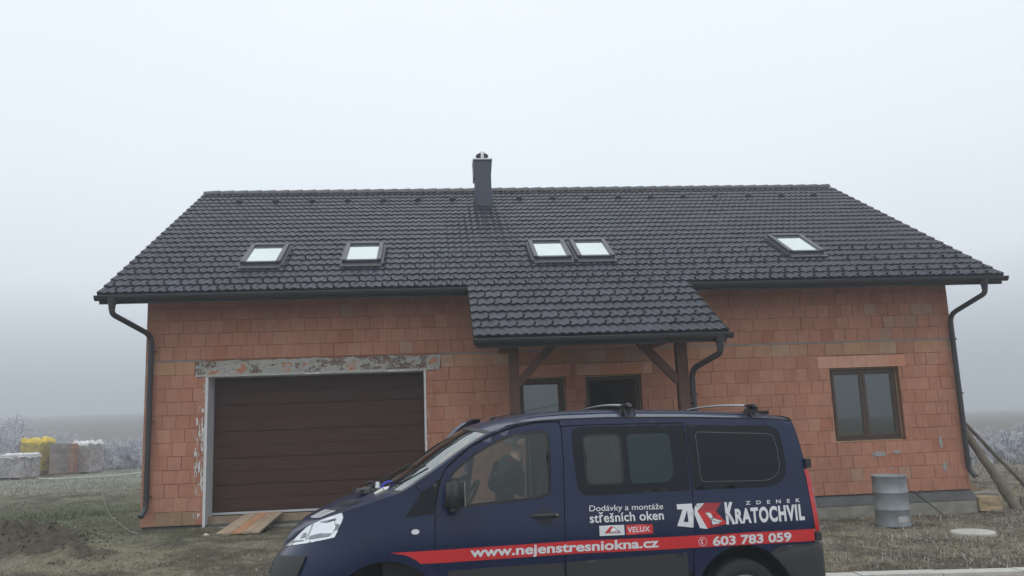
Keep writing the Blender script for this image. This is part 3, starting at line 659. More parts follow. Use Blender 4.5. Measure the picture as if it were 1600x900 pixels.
# skylights
M_sframe = mat('skylight_cover', (.065, .066, .078), .40, metal=.3); M_sglass = mat('skylight_glass', (.66, .735, .73), .07, metal=.85, noise=(2.5, .06))
M_flash = mat('flashing_metal', (.055, .055, .062), .5, metal=.2)
for (a, c) in SKY:
    s0, s1 = (5.09, 6.26) if a < 12 else (5.0, 6.2); cx_ = (a+c)/2; wv = .39
    fl = MB()
    def rb(m_, x0, x1, sa, sb, h0, h1, mt=None):
        vs = [rp(x, s, h) for h in (h0, h1) for s in (sa, sb) for x in (x0, x1)]
        m_.add(vs, [(0, 2, 3, 1), (4, 5, 7, 6), (0, 1, 5, 4), (2, 6, 7, 3), (0, 4, 6, 2), (1, 3, 7, 5)], False, mt)
    rb(fl, cx_-wv-.05, cx_+wv+.05, s0-.03, s1+.05, -.01, .062); rb(fl, cx_-wv-.02, cx_+wv+.02, s1+.05, s1+.20, .03, .058)
    sk = fl.build('skylight', M_flash, house)
    fr = MB(); b_ = .085; f0, f1 = cx_-wv, cx_+wv
    rb(fr, f0, f0+b_, s0, s1, .05, .135); rb(fr, f1-b_, f1, s0, s1, .05, .135); rb(fr, f0+b_, f1-b_, s0, s0+.10, .05, .150); rb(fr, f0+b_, f1-b_, s1-.075, s1, .05, .115)
    fr.build('frame', M_sframe, sk)
    g_ = MB(); rb(g_, f0+b_, f1-b_, s0+.10, s1-.075, .09, .105); g_.build('pane', M_sglass, sk)
# chimney
M_chim = mat('grey_sheet_cladding', (.048, .060, .085), .45, metal=.25, noise=(2.5, .12)); M_zinc = mat('zinc_flashing', (.55, .57, .60), .4, metal=.4)
m = MB(); zt = 8.36; m.box(CHX0+.035, CHX1-.03, CHY0, CHY1, 6.7, zt, bev=.01); ch = m.build('chimney', M_chim, house)
m = MB(); m.box(CHX0, CHX0+.05, CHY0+.012, CHY1+.02, zt-.45, zt+.005, bev=.006); m.add([(CHX1-.028, CHY0+.01, zt), (CHX1+.004, CHY0+.01, zt), (CHX1-.02, CHY0+.01, zt-.32), (CHX1-.028, CHY0+.01, zt-.32), (CHX1-.028, CHY1, zt), (CHX1+.004, CHY1, zt), (CHX1-.02, CHY1, zt-.32), (CHX1-.028, CHY1, zt-.32)], [(3, 2, 1, 0), (4, 5, 6, 7), (1, 2, 6, 5), (0, 1, 5, 4), (2, 3, 7, 6)])
for k in range(8): pass
m.build('cladding_collar', M_chim, ch)
m = MB(); m.box(CHX0-.01, CHX1+.015, CHY0-.03, CHY1+.04, zt+.005, zt+.045, bev=.008); m.build('cap_slab', M_zinc, ch)
m = MB(); m.lathe([(.10, 0), (.085, .05), (.05, .07), (.05, .19), (0, .19)], CHX0+.22, CHY0+.25, 20, M_zinc, z0=zt+.045)
m.lathe([(.0, .0), (.10, .012), (.155, .05), (.17, .08), (.155, .11), (.10, .15), (.0, .165)], CHX0+.24, CHY0+.16, 24, M_blk, z0=zt+.075)
m.lathe([(.048, .0), (.048, .18), (.03, .195), (.0, .2)], CHX0+.24, CHY0+.03, 16, M_zinc, z0=zt+.045)
m.build('cowl', None, ch)
m = MB(); 
for xx, w_ in ((CHX0+.005, .035), (CHX1-.035, .05)):
    vs = [(xx, CHY0-.03, 7.08), (xx+w_, CHY0-.03, 7.08), (xx+w_*.6, CHY0+.3, 7.30), (xx, CHY0+.3, 7.30)]; m.box(xx, xx+w_*.6, CHY0-.02, CHY1, 7.02, 7.36, bev=.004)
m.box(CHX0, CHX1, CHY0-.10, CHY0-.005, 7.06, 7.085, M_flash); m.build('flashing', M_zinc, ch)
# ------------------------------------------------------------------ van (coordinates in the van's own frame: u along the flank from the front axle, z above the road)
HWZ=[(-.2,.86),(.2,.89),(.35,.925),(.55,.942),(.8,.948),(.95,.944),(1.06,.930),(1.18,.908),(1.45,.868),(1.7,.822),(1.85,.78),(2.1,.70)]
XFZ=[(-.2,-.93),(.2,-.96),(.45,-1.03),(.62,-1.03),(.72,-1.0),(.85,-.93),(1.0,-.80),(1.2,-.72),(2.1,-.6)]
def hlerp(T,z):
    if z<=T[0][0]: return T[0][1]
    n=len(T)
    for i in range(n-1):
        if z<=T[i+1][0]:
            z0,a=T[i];z1,b=T[i+1]
            m0=(b-(T[i-1][1] if i else a))/(z1-(T[i-1][0] if i else z0)); m1=((T[i+2][1] if i+2<n else b)-a)/((T[i+2][0] if i+2<n else z1)-z0)
            h=z1-z0;t=(z-z0)/h
            return (2*t**3-3*t*t+1)*a+(t**3-2*t*t+t)*h*m0+(3*t*t-2*t**3)*b+(t**3-t*t)*h*m1
    return T[-1][1]
XR=0.25; PE=2.5
# superellipse arc table, quarter: angle a 0..pi/2
def _tab():
    L,H=1.2,.93; n=400; pts=[]
    for i in range(n+1):
        a=math.pi/2*i/n
        cx=math.sin(a)**(2/PE); cy=math.cos(a)**(2/PE) if i<n else 0.0
        pts.append((cx,cy))
    s=[0]
    for i in range(n): s.append(s[-1]+math.hypot((pts[i+1][0]-pts[i][0])*L,(pts[i+1][1]-pts[i][1])*H))
    return pts,s
_P,_S=_tab(); ULEN=_S[-1]
def S(u,z,off=0.0):
    """point of the near side skin (y<0): u runs along the body, round the nose to the centre line"""
    hw=hlerp(HWZ,z)
    if u>=XR:
        # slight narrowing to the rear corner
        r=max(0.0,u-3.45); 
        return (u,-(hw-0.30*r*r+off),z)
    s=min(XR-u,ULEN); i=min(bisect.bisect_right(_S,s)-1,len(_S)-2); f=(s-_S[i])/(_S[i+1]-_S[i])
    cx=_P[i][0]*(1-f)+_P[i+1][0]*f; cy=_P[i][1]*(1-f)+_P[i+1][1]*f
    L=XR-hlerp(XFZ,z)
    k=min(1.0,s/ULEN)
    nx=-(cx**(PE-1))/L if cx>0 else 0; ny=-(max(cy,0)**(PE-1))/hw; n=math.hypot(nx,ny) or 1
    return (XR-L*cx+off*nx/n,-hw*cy+off*ny/n,z)
FE = {
  'top_edge': [(-1.349, 0.885), (-1.148, 0.991), (-0.998, 1.078), (-0.764, 1.153), (-0.545, 1.21), (-0.354, 1.254), (-0.151, 1.305), (-0.027, 1.329), (0.078, 1.356), (0.218, 1.417), (0.392, 1.522), (0.633, 1.679), (0.779, 1.763), (0.887, 1.818), (1.007, 1.857), (1.176, 1.884), (1.346, 1.894), (1.517, 1.899), (1.925, 1.899), (2.675, 1.875), (3.4, 1.838), (3.621, 1.813)],
  'rear': [(3.621, 1.813), (3.635, 1.767), (3.66, 1.652), (3.692, 1.488), (3.688, 1.234), (3.676, 1.024), (3.663, 0.853), (3.658, 0.751)],
  'lamp_out': [(3.686, 1.394), (3.703, 1.277), (3.698, 1.124), (3.694, 1.017), (3.682, 0.851)],
  'door_gap_f': [(0.388, 1.222), (0.381, 1.177), (0.373, 0.989), (0.386, 0.78), (0.399, 0.695)],
  'door_line': [(0.388, 1.222), (0.407, 1.337), (0.431, 1.438), (0.448, 1.468), (0.477, 1.529), (0.683, 1.693), (0.885, 1.786), (1.084, 1.849), (1.288, 1.88), (1.481, 1.878)],
  'door_win': [(0.506, 1.46), (0.551, 1.515), (0.718, 1.639), (0.881, 1.725), (1.0, 1.771), (1.13, 1.798), (1.253, 1.81), (1.321, 1.813), (1.349, 1.809), (1.369, 1.789), (1.376, 1.74), (1.377, 1.66), (1.358, 1.323), (1.345, 1.287), (1.316, 1.263), (1.238, 1.246), (0.891, 1.227), (0.624, 1.21), (0.503, 1.206)],
  'tri': [(0.421, 1.439), (0.27, 1.334), (0.188, 1.246), (0.111, 1.15), (0.381, 1.177), (0.392, 1.287)],
  'headl': [(-0.541, 1.208), (-0.516, 1.173), (-0.556, 1.018), (-0.784, 0.974), (-1.349, 0.885), (-1.148, 0.991), (-0.998, 1.078), (-0.764, 1.153)],
  'bump_line': [(-0.553, 1.011), (-0.565, 0.865), (-0.557, 0.723)],
  'bump_blk': [(-1.277, 0.832), (-0.739, 0.878), (-0.728, 0.815), (-0.742, 0.725)],
  'handle': [(1.191, 1.12), (1.402, 1.115), (1.292, 1.1)],
  'indic': [(0.211, 1.042)],
  'gapB': [(1.487, 1.884), (1.488, 1.79), (1.483, 1.565), (1.459, 1.132), (1.445, 0.879), (1.439, 0.63)],
  'swin': [(1.577, 1.776), (1.592, 1.808), (1.619, 1.824), (1.703, 1.832), (2.592, 1.816), (2.597, 1.71), (2.588, 1.464), (2.574, 1.251), (1.751, 1.252), (1.654, 1.254), (1.609, 1.285), (1.582, 1.359), (1.575, 1.652)],
  'pane1': [(1.677, 1.715), (1.706, 1.744), (1.944, 1.743), (1.983, 1.733), (1.997, 1.711), (1.994, 1.378), (1.971, 1.348), (1.71, 1.348), (1.688, 1.36), (1.679, 1.381)],
  'pane2': [(2.057, 1.731), (2.077, 1.748), (2.42, 1.747), (2.446, 1.727), (2.446, 1.424), (2.426, 1.358), (2.383, 1.333), (2.097, 1.33), (2.064, 1.348), (2.056, 1.375)],
  'gapC': [(2.596, 1.872), (2.593, 1.788), (2.596, 1.501), (2.596, 1.243), (2.584, 1.075), (2.554, 0.789), (2.545, 0.56)],
  'qwin': [(2.609, 1.812), (3.385, 1.776), (3.432, 1.766), (3.463, 1.739), (3.484, 1.665), (3.489, 1.464), (3.48, 1.376), (3.459, 1.327), (3.417, 1.291), (3.371, 1.266), (3.315, 1.252), (3.171, 1.248), (2.61, 1.255), (2.607, 1.501)],
  'qline': [(2.687, 1.718), (2.696, 1.737), (2.716, 1.748), (3.358, 1.709), (3.393, 1.7), (3.413, 1.679), (3.431, 1.577), (3.431, 1.444), (3.419, 1.389), (3.39, 1.347), (3.324, 1.312), (3.275, 1.303), (2.711, 1.318), (2.691, 1.33), (2.683, 1.357)],
  'seam': [(1.51, 1.835), (1.704, 1.84), (2.594, 1.827)],
  'stripe': [(0.001, 0.89), (0.37, 0.89), (1.539, 0.899), (2.313, 0.885), (3.666, 0.879), (3.661, 0.779), (2.306, 0.786), (1.533, 0.797), (0.381, 0.79), (0.253, 0.793), (0.216, 0.825), (0.134, 0.866)],
  't_www': [(0.654, 0.82), (2.247, 0.807), (2.249, 0.859), (0.656, 0.873)],
  't_dod': [(1.671, 1.127), (2.315, 1.113), (2.32, 1.16), (1.676, 1.173)],
  't_str': [(1.668, 1.039), (2.309, 1.028), (2.315, 1.084), (1.672, 1.098)],
  'roto': [(1.743, 0.926), (1.958, 0.923), (1.959, 1.004), (1.745, 1.007)],
  'velux': [(1.967, 0.923), (2.207, 0.921), (2.21, 0.996), (1.976, 1.003)],
  'velt': [(1.984, 0.941), (2.182, 0.939), (2.183, 0.98), (1.985, 0.984)],
  'rotored': [(1.78, 0.942), (1.813, 0.943), (1.864, 0.996), (1.836, 0.995)],
  'rotoline': [(1.86, 0.996), (1.92, 0.936)],
  'rotot': [(1.832, 0.939), (1.904, 0.939), (1.905, 0.958), (1.833, 0.958)],
  'lZ': [(2.439, 1.145), (2.576, 1.145), (2.575, 1.091), (2.585, 1.104), (2.565, 0.949), (2.422, 0.97), (2.486, 1.102), (2.439, 1.104)],
  'lZh': [(2.525, 1.094), (2.526, 0.996), (2.482, 1.0)],
  'lK': [(2.622, 1.144), (2.687, 1.143), (2.616, 1.081), (2.69, 0.932), (2.622, 0.942), (2.586, 1.055), (2.595, 1.114)],
  'lred': [(2.691, 1.144), (2.841, 1.141), (2.78, 1.073), (2.869, 0.965), (2.69, 0.935), (2.618, 1.08)],
  'lred2': [(2.691, 1.144), (2.841, 1.141), (2.78, 1.073), (2.618, 1.08)],
  'lw1': [(2.685, 1.064), (2.728, 1.062), (2.752, 1.021), (2.716, 1.02)],
  'lw2': [(2.718, 1.017), (2.75, 1.017), (2.834, 0.986), (2.78, 0.984)],
  'lw3': [(2.724, 1.012), (2.739, 0.964), (2.8, 0.971), (2.805, 0.978), (2.763, 0.986)],
  'ring': [(2.807, 0.97), (2.916, 0.964), (2.818, 1.048)],
  'tK': [(2.855, 0.961), (2.942, 0.961), (2.952, 1.141), (2.874, 1.143)],
  'tR': [(2.939, 0.961), (3.579, 0.96), (3.597, 1.095), (2.957, 1.101)],
  'tZd': [(3.06, 1.111), (3.566, 1.108), (3.569, 1.139), (3.063, 1.14)],
  'phone': [(2.632, 0.83), (2.673, 0.829), (2.635, 0.869)],
  'tnum': [(2.724, 0.79), (3.438, 0.788), (3.442, 0.865), (2.729, 0.867)],
  'bump_r': [(3.199, 0.715), (3.307, 0.746), (3.361, 0.759), (3.671, 0.755), (3.741, 0.734)],
  'dark': [(0.472, 0.725), (1.422, 0.728), (1.444, 0.741), (2.495, 0.746), (2.489, 0.663)],
  'archf': [(-0.332, 0.729), (-0.263, 0.796), (-0.16, 0.833), (-0.016, 0.842), (0.135, 0.815), (0.241, 0.754), (0.292, 0.702)],
  'archr': [(2.612, 0.556), (2.694, 0.666), (2.843, 0.752), (2.99, 0.78), (3.132, 0.745), (3.241, 0.66), (3.33, 0.511)],
}
VLOC = (4.99, -8.2, -.262)
van = empty('panel_van', VLOC, .066, 'navy blue van with red stripe and white lettering parked before the house', 'van')
M_paint = mat('navy_paint', (.0040, .0125, .047), .30, spec=.20, coat=.38, noise=(2.5, .12)); M_under = mat('van_black_rubber', (.006, .006, .007), .7)
M_plast = mat('black_bumper_plastic', (.022, .023, .026), .62, bump=(220, .25, .002)); M_seal = mat('window_seal', (.006, .006, .008), .45)
M_privacy = mat('privacy_glass', (.008, .010, .013), .09, spec=.18); M_pane1 = glassmat('tinted_pane', (.22, .30, .30), .06, .05); M_pane2 = mat('rear_pane', (.022, .036, .040), .10, spec=.2)
M_wscr = glassmat('windscreen_glass', (.50, .58, .57), .24, .04)
M_fglass = glassmat('cab_glass', (.33, .41, .40), .055); M_red = mat('red_film', (.52, .018, .022), .42); M_red2 = mat('dark_red_film', (.30, .018, .025), .42); M_wht = mat('white_film', (.62, .64, .67), .45)
M_chrome = mat('chrome', (.85, .86, .88), .12, metal=1.0); M_lamp = mat('headlamp_lens', (.80, .83, .86), .12, metal=.7); M_lampd = mat('headlamp_dark', (.26, .27, .29), .15, metal=.6); M_tail = mat('tail_lamp', (.45, .012, .015), .12, coat=.6)
M_rub = mat('tyre_rubber', (.013, .013, .013), .85, bump=(90, .4, .004)); M_rim = mat('wheel_trim', (.45, .46, .48), .35, metal=.5)
M_int = mat('cab_interior', (.030, .032, .034), .85); M_seat = mat('seat_fabric', (.022, .025, .028), .95)
def pin(P, x, y):
    c = False; n = len(P); j = n-1
    for i in range(n):
        if ((P[i][1] > y) != (P[j][1] > y)) and (x < (P[j][0]-P[i][0])*(y-P[i][1])/(P[j][1]-P[i][1]+1e-12)+P[i][0]): c = not c
        j = i
    return c
def resamp(P, step=.05):
    out = []
    for i in range(len(P)):
        a, b = P[i], P[(i+1) % len(P)]; L = math.hypot(b[0]-a[0], b[1]-a[1]); n = max(1, int(L/step))
        for k in range(n): out.append((a[0]+(b[0]-a[0])*k/n, a[1]+(b[1]-a[1])*k/n))
    return out
def area(P): return sum(P[i][0]*P[(i+1) % len(P)][1]-P[(i+1) % len(P)][0]*P[i][1] for i in range(len(P)))/2
def roundc(P, r=.03, n=4):
    out = []
    for i in range(len(P)):
        p, a, b = Vector(P[i]), Vector(P[i-1]), Vector(P[(i+1) % len(P)]); da, db = a-p, b-p; q = min(r, da.length*.45, db.length*.45)
        A = p+da.normalized()*q; B = p+db.normalized()*q
        for k in range(n+1): t_ = k/n; v = A*(1-t_)**2+p*2*t_*(1-t_)+B*t_*t_; out.append((v.x, v.y))
    return out
def inset(P, d):
    P = list(P); s = 1 if area(P) > 0 else -1; out = []
    for i in range(len(P)):
        a, b, c = Vector(P[i-1]), Vector(P[i]), Vector(P[(i+1) % len(P)])
        n1 = Vector((-(b-a).y, (b-a).x)).normalized()*s; n2 = Vector((-(c-b).y, (c-b).x)).normalized()*s
        n = (n1+n2); n = n.normalized()/max(.45, n.normalized().dot(n1)) if n.length > 1e-6 else n1; out.append((b.x+n.x*d, b.y+n.y*d))
    return out
def mirror_y(vs): return [(v[0], -v[1], v[2]) for v in vs]
def panel(name, poly, holes=(), off=0.0, thick=.02, m=None, parent=None, side=-1, grid=.07, smooth=True, offin=None, step=.05):
    parent = parent or van; P = resamp(poly, step); Hs = [resamp(h, step) for h in holes]
    pts = [Vector(p) for p in P]; edges = [(i, (i+1) % len(P)) for i in range(len(P))]
    for h in Hs:
        n = len(pts); pts += [Vector(p) for p in h]; edges += [(n+i, n+(i+1) % len(h)) for i in range(len(h))]
    xs_ = [p[0] for p in P]; ys_ = [p[1] for p in P]
    if grid:
        gx_ = np.arange(min(xs_)+grid/2, max(xs_), grid); gy_ = np.arange(min(ys_)+grid/2, max(ys_), grid)
        for a in gx_:
            for c in gy_:
                if pin(P, a, c) and not any(pin(h, a, c) for h in Hs): pts.append(Vector((float(a), float(c))))
    vo, eo, fo, *_ = delaunay_2d_cdt(pts, edges, [], 0, 1e-5)
    T = []
    for f in fo:
        cx_ = sum(vo[i].x for i in f)/3; cy_ = sum(vo[i].y for i in f)/3
        if pin(P, cx_, cy_) and not any(pin(h, cx_, cy_) for h in Hs): T.append(tuple(f))
    top = [S(v.x, v.y, off) for v in vo]; mb = MB()
    fl = []
    for f in T:
        a = (vo[f[1]]-vo[f[0]]).cross(vo[f[2]]-vo[f[0]]); fl.append(f if a > 0 else f[::-1])
    # in (u,z) seen from the near side counter-clockwise = outward (-y)
    if side > 0: top = mirror_y(top); fl = [f[::-1] for f in fl]
    mb.add(top, fl, smooth)
    if thick:
        for loop, ccw in [(P, area(P) > 0)]+[(h, area(h) < 0) for h in Hs]:
            L_ = loop if ccw else loop[::-1]; n = len(L_)
            A = [S(p[0], p[1], off) for p in L_]; B = [S(p[0], p[1], off-thick) for p in L_]
            if side > 0: A = mirror_y(A); B = mirror_y(B)
            fs = [(i, n+i, n+(i+1) % n, (i+1) % n) for i in range(n)]
            if side > 0: fs = [f[::-1] for f in fs]
            mb.add(A+B, fs, False)
    return mb.build(name, m, parent)
def Spt(u, z, off=0, side=-1):
    p = S(u, z, off); return Vector(p) if side < 0 else Vector((p[0], -p[1], p[2]))
def circ(cx, cz, r, a0=0, a1=360, n=36): return [(cx+r*math.cos(rad(a0+(a1-a0)*k/n)), cz+r*math.sin(rad(a0+(a1-a0)*k/n))) for k in range(n)]
TE = FE['top_edge'][:]; UC = XR-ULEN+.002
TE = [(UC, .875), (-1.43, .878)]+TE
REAR = FE['rear']; DL = FE['door_line']; GB = FE['gapB']; GC = FE['gapC']
ZB = .26
AF, AR = (-.02, .37, .455), (2.995, .335, .445)
def te_range(u0, u1):
    return [p for p in TE if u0 < p[0] < u1]
def te_z(u):
    for i in range(len(TE)-1):
        if TE[i][0] <= u <= TE[i+1][0]: f = (u-TE[i][0])/(TE[i+1][0]-TE[i][0]); return TE[i][1]*(1-f)+TE[i+1][1]*f
    return TE[-1][1]
def arch(A, z0):     # arch outline from its rear foot over the top to the front foot
    a0 = math.degrees(math.asin((z0-A[1])/A[2])); return [(A[0]+A[2]*math.cos(rad(a)), A[1]+A[2]*math.sin(rad(a))) for a in np.linspace(a0, 180-a0, 26)]
g = .0035
wing = [(UC, ZB), (UC, .875)]+[p for p in TE[1:] if p[0] < .20]+[(.218-.006, te_z(.212)), (.27, 1.334-.0), (.381-g, 1.19), (.373-g, .989), (.386-g, .78), (.402-g, .695), (.41-g, ZB)]+arch(AF, ZB)+[]
tri = FE['tri']
door_f = [(.41+g, ZB), (.399+g, .695), (.386+g, .78), (.373+g, .989), (.381+g, 1.177), (.39+g, 1.26), (.407+g, 1.337), (.431+g, 1.43)]+[(a+.004, b-.006) for a, b in DL[3:-1]]+[(1.475, 1.872), (1.487-g, 1.79), (1.483-g, 1.565), (1.459-g, 1.132), (1.445-g, .879), (1.436-g, ZB)]
door_s = [(1.436+g, ZB), (1.445+g, .879), (1.459+g, 1.132), (1.483+g, 1.565), (1.487+g, 1.79), (1.489+g, 1.832), (1.704, 1.838), (2.594-g, 1.824), (2.593-g, 1.788), (2.596-g, 1.501), (2.596-g, 1.243), (2.584-g, 1.075), (2.556-g, .80), (2.545-g, .60)]
aa = [p for p in arch(AR, ZB)]; # portion of the arch in front of gap C
pt = [p for p in aa if p[0] < 2.545]
door_s += [p for p in pt]
qtr = [(2.545+g, .60), (2.556+g, .80), (2.584+g, 1.075), (2.596+g, 1.243), (2.596+g, 1.501), (2.593+g, 1.788), (2.594+g, 1.832), (1.704, 1.846), (1.49, 1.840), (1.481, 1.884), (1.288, 1.887), (1.084, 1.857), (.885, 1.795), (.683, 1.702), (.477, 1.539), (.448, 1.478), (.431, 1.45), (.27+.004, 1.342), (.218+.004, 1.412)]+[p for p in TE if .23 < p[0] <= 3.63]+[(3.635, 1.767), (3.655, 1.652), (3.672, 1.488), (3.684, 1.394), (3.684, 1.234), (3.676, 1.024), (3.663, .853), (3.66, .70), (3.66, ZB)]+[p for p in aa if p[0] > 2.56]
DW = roundc(FE['door_win'], .02, 2)
SW = roundc([(1.577, 1.776), (1.60, 1.815), (1.66, 1.828), (2.588, 1.814), (2.592, 1.71), (2.586, 1.464), (2.574, 1.253), (1.751, 1.252), (1.654, 1.254), (1.609, 1.285), (1.582, 1.359), (1.572, 1.652)], .02, 2)
P1 = roundc([(1.677, 1.744), (1.994, 1.744), (1.990, 1.348), (1.682, 1.348)], .045, 5)
QW = roundc(FE['qwin'], .02, 2)
for sd_ in (-1, 1):
    nm = 'body_side' if sd_ < 0 else 'body_side'
    panel('front_wing', wing, off=0, m=M_paint, side=sd_)
    panel('body_side', qtr, off=0, m=M_paint, side=sd_)
    if sd_ < 0:
        dr = panel('front_door', door_f, [DW], off=0, m=M_paint, side=sd_)
        sd = panel('sliding_door', door_s, [inset(P1, -.016)], off=0, m=M_paint, side=sd_)
        panel('window_seal', inset(DW, .002), [inset(DW, .020)], off=-.004, thick=.015, m=M_seal, parent=dr, step=.04, grid=0)
        panel('window', inset(DW, .018), off=-.012, thick=0, m=M_fglass, parent=dr)
        panel('window', SW, [inset(P1, -.014)], off=.0015, thick=.012, m=M_privacy, parent=sd)
        panel('window_seal', inset(P1, -.014), [inset(P1, .0)], off=.0035, thick=.02, m=M_seal, parent=sd, grid=0, step=.03)
        panel('pane', P1, off=-.003, thick=0, m=M_pane1, parent=sd)
        panel('pane', roundc([(2.058, 1.747), (2.446, 1.745), (2.448, 1.40), (2.39, 1.333), (2.056, 1.332)], .04, 4), off=.0030, thick=.002, m=M_pane2, parent=sd)
    else:
        panel('sliding_door', door_s, off=0, m=M_paint, side=1)
        panel('window', SW, off=.0015, thick=.012, m=M_privacy, side=1)
    panel('quarter_glass', roundc(tri, .012, 3), off=.0028, thick=.012, m=M_privacy, side=sd_)
    qw = panel('rear_side_window', QW, off=.0015, thick=.012, m=M_privacy, side=sd_)
    ql = roundc(FE['qline'], .012, 2)
    panel('window_border', ql, [inset(ql, .005)], off=.0026, thick=0, m=mat('dot_border', (.07, .085, .09), .4), parent=qw, side=sd_, grid=0, step=.04)
    mould = [(.472, .725), (1.425, .732), (1.425, ZB), (.475, ZB)]
    panel('sill_moulding', roundc(mould, .02), off=.012, thick=.02, m=M_plast, side=sd_)
    panel('sill_moulding', roundc([(1.447, .735), (2.49, .748), (2.49, .60), (2.52, ZB), (1.445, ZB)], .015), off=.012, thick=.02, m=M_plast, side=sd_)
    panel('bumper_cover', roundc([(UC, .825), (-1.277, .832), (-.739, .876), (-.728, .815), (-.742, .70), (-.76, .5), (-.70, ZB), (UC, ZB)], .02), off=.020, thick=.03, m=M_plast, side=sd_)
    hl = panel('headlight', roundc(FE['headl'], .008, 2), off=.006, thick=.02, m=M_lamp, side=sd_, step=.03)
    panel('lamp_divider', [(-.905, .985), (-.893, .985), (-.893, 1.115), (-.905, 1.112)], off=.010, thick=0, m=M_lampd, parent=hl, side=sd_, grid=0)
    panel('lamp_reflector', roundc([(-.86, 1.0), (-.60, 1.035), (-.575, 1.10), (-.62, 1.15), (-.80, 1.10), (-.87, 1.05)], .02), off=.009, thick=0, m=M_chrome, parent=hl, side=sd_)
    panel('lamp_recess', roundc([(-.87, .99), (-.62, 1.025), (-.60, 1.05), (-.74, 1.045), (-.86, 1.02)], .01), off=.0105, thick=0, m=M_lampd, parent=hl, side=sd_, grid=0)
    panel('lamp_recess', roundc([(-1.20, .935), (-.93, .975), (-.93, .985), (-1.20, .95)], .004), off=.0105, thick=0, m=M_lampd, parent=hl, side=sd_, grid=0)
    panel('lamp_recess', roundc([(-.80, 1.13), (-.60, 1.165), (-.59, 1.15), (-.70, 1.125)], .004), off=.0105, thick=0, m=M_lampd, parent=hl, side=sd_, grid=0)
    panel('lamp_recess', roundc([(-1.02, .985), (-.93, 1.005), (-.95, 1.04), (-1.0, 1.03)], .01), off=.0105, thick=0, m=M_lampd, parent=hl, side=sd_, grid=0)
    # dark inner shell behind the panel gaps
    o = panel('inner_shell', inset([(UC+.01, ZB+.01), (UC+.01, .86)]+TE[1:]+[(3.60, ZB+.01)]+arch(AR, ZB+.01)+arch(AF, ZB+.01), .012), [inset(DW, -.03), inset(P1, -.02)] if sd_ < 0 else [inset([(.39, ZB+.05), (.37, 1.2), (.43, 1.46), (.9, 1.80), (1.45, 1.87), (1.45, 1.2), (1.42, ZB+.05)], .005), inset(P1, -.05)], off=-.028, thick=.0, m=M_under, side=sd_, grid=.1)
    # tail lamp wrapping the rear corner
    vs = []; zl = np.linspace(.86, 1.385, 12)
    for z in zl:
        xe = 3.684-.10*max(0, z-1.3)+(-.022 if z < .9 else 0)*0; yb = S(3.66, z)[1]
        for dx, dy in ((-.012, -.004), (.010, -.006), (.034, .004), (.046, .03), (.052, .10), (.052, .16)): vs.append((xe+dx-(z-1.0)*.02, (yb+dy)*(1 if sd_ < 0 else -1), z))
    mb = MB(); mb.add(vs, [((r)*6+c, (r)*6+c+1, (r+1)*6+c+1, (r+1)*6+c) for r in range(11) for c in range(5)], True); tl = mb.build('tail_light', M_tail, van)
    mb = MB(); mb.add([(vs[r*6+2][0]-.006, vs[r*6+2][1]+(-.004 if sd_ < 0 else .004), vs[r*6+2][2]) for r in range(3, 9)]+[(vs[r*6+3][0]+.003, vs[r*6+3][1], vs[r*6+3][2]) for r in range(3, 9)], [(k, k+1, k+7, k+6) for k in range(5)], True); mb.build('lamp_edge_highlight', M_wht, tl)  # white highlight painted along the outer edge of the tail lamp
    # wheels
    for wx in (0.0, 2.995):
        y0 = -.93 if sd_ < 0 else .93; s_ = -1 if sd_ < 0 else 1
        mb = MB(); prof_ = [(.19, .20), (.23, .205), (.30, .20), (.322, .18), (.33, .15), (.33, .05), (.322, .02), (.30, .0), (.235, -.005), (.205, .012)]
        vs = [(wx+r*math.cos(2*math.pi*k/40), y0-s_*q_, .33+r*math.sin(2*math.pi*k/40)) for r, q_ in prof_ for k in range(40)]
        mb.add(vs, [(i*40+k, i*40+(k+1) % 40, (i+1)*40+(k+1) % 40, (i+1)*40+k) for i in range(len(prof_)-1) for k in range(40)], True)
        wh = mb.build('wheel', M_rub, van)
        mb = MB(); prof_ = [(.208, .014), (.195, .03), (.17, .035), (.10, .015), (.05, .005), (.0, .003)]
        vs = [(wx+r*math.cos(2*math.pi*k/40), y0-s_*(q_+(.018 if (k % 8 in (0, 1)) and .09 < r < .18 else 0)), .33+r*math.sin(2*math.pi*k/40)) for r, q_ in prof_ for k in range(40)]
        mb.add(vs, [(i*40+k, i*40+(k+1) % 40, (i+1)*40+(k+1) % 40, (i+1)*40+k) for i in range(len(prof_)-1) for k in range(40)], True); mb.build('hubcap', M_rim, wh)
    for A in (AF, AR):      # wheel arch liners
        yb = -.90 if sd_ < 0 else .90; yi = yb*.60; n = 24; vs = []
        for yy in (yb*1.0, yi):
            for k in range(n+1): a = rad(-14+208*k/n); vs.append((A[0]+(A[2]+.004)*math.cos(a), yy, A[1]+(A[2]+.004)*math.sin(a)))
        mb = MB(); mb.add(vs, [(k, k+1, n+2+k, n+1+k) for k in range(n)], True); mb.add([(A[0], yi, A[1])]+vs[n+1:], [(0, k+1, k+2) for k in range(n)]); mb.build('arch_liner', M_under, van)

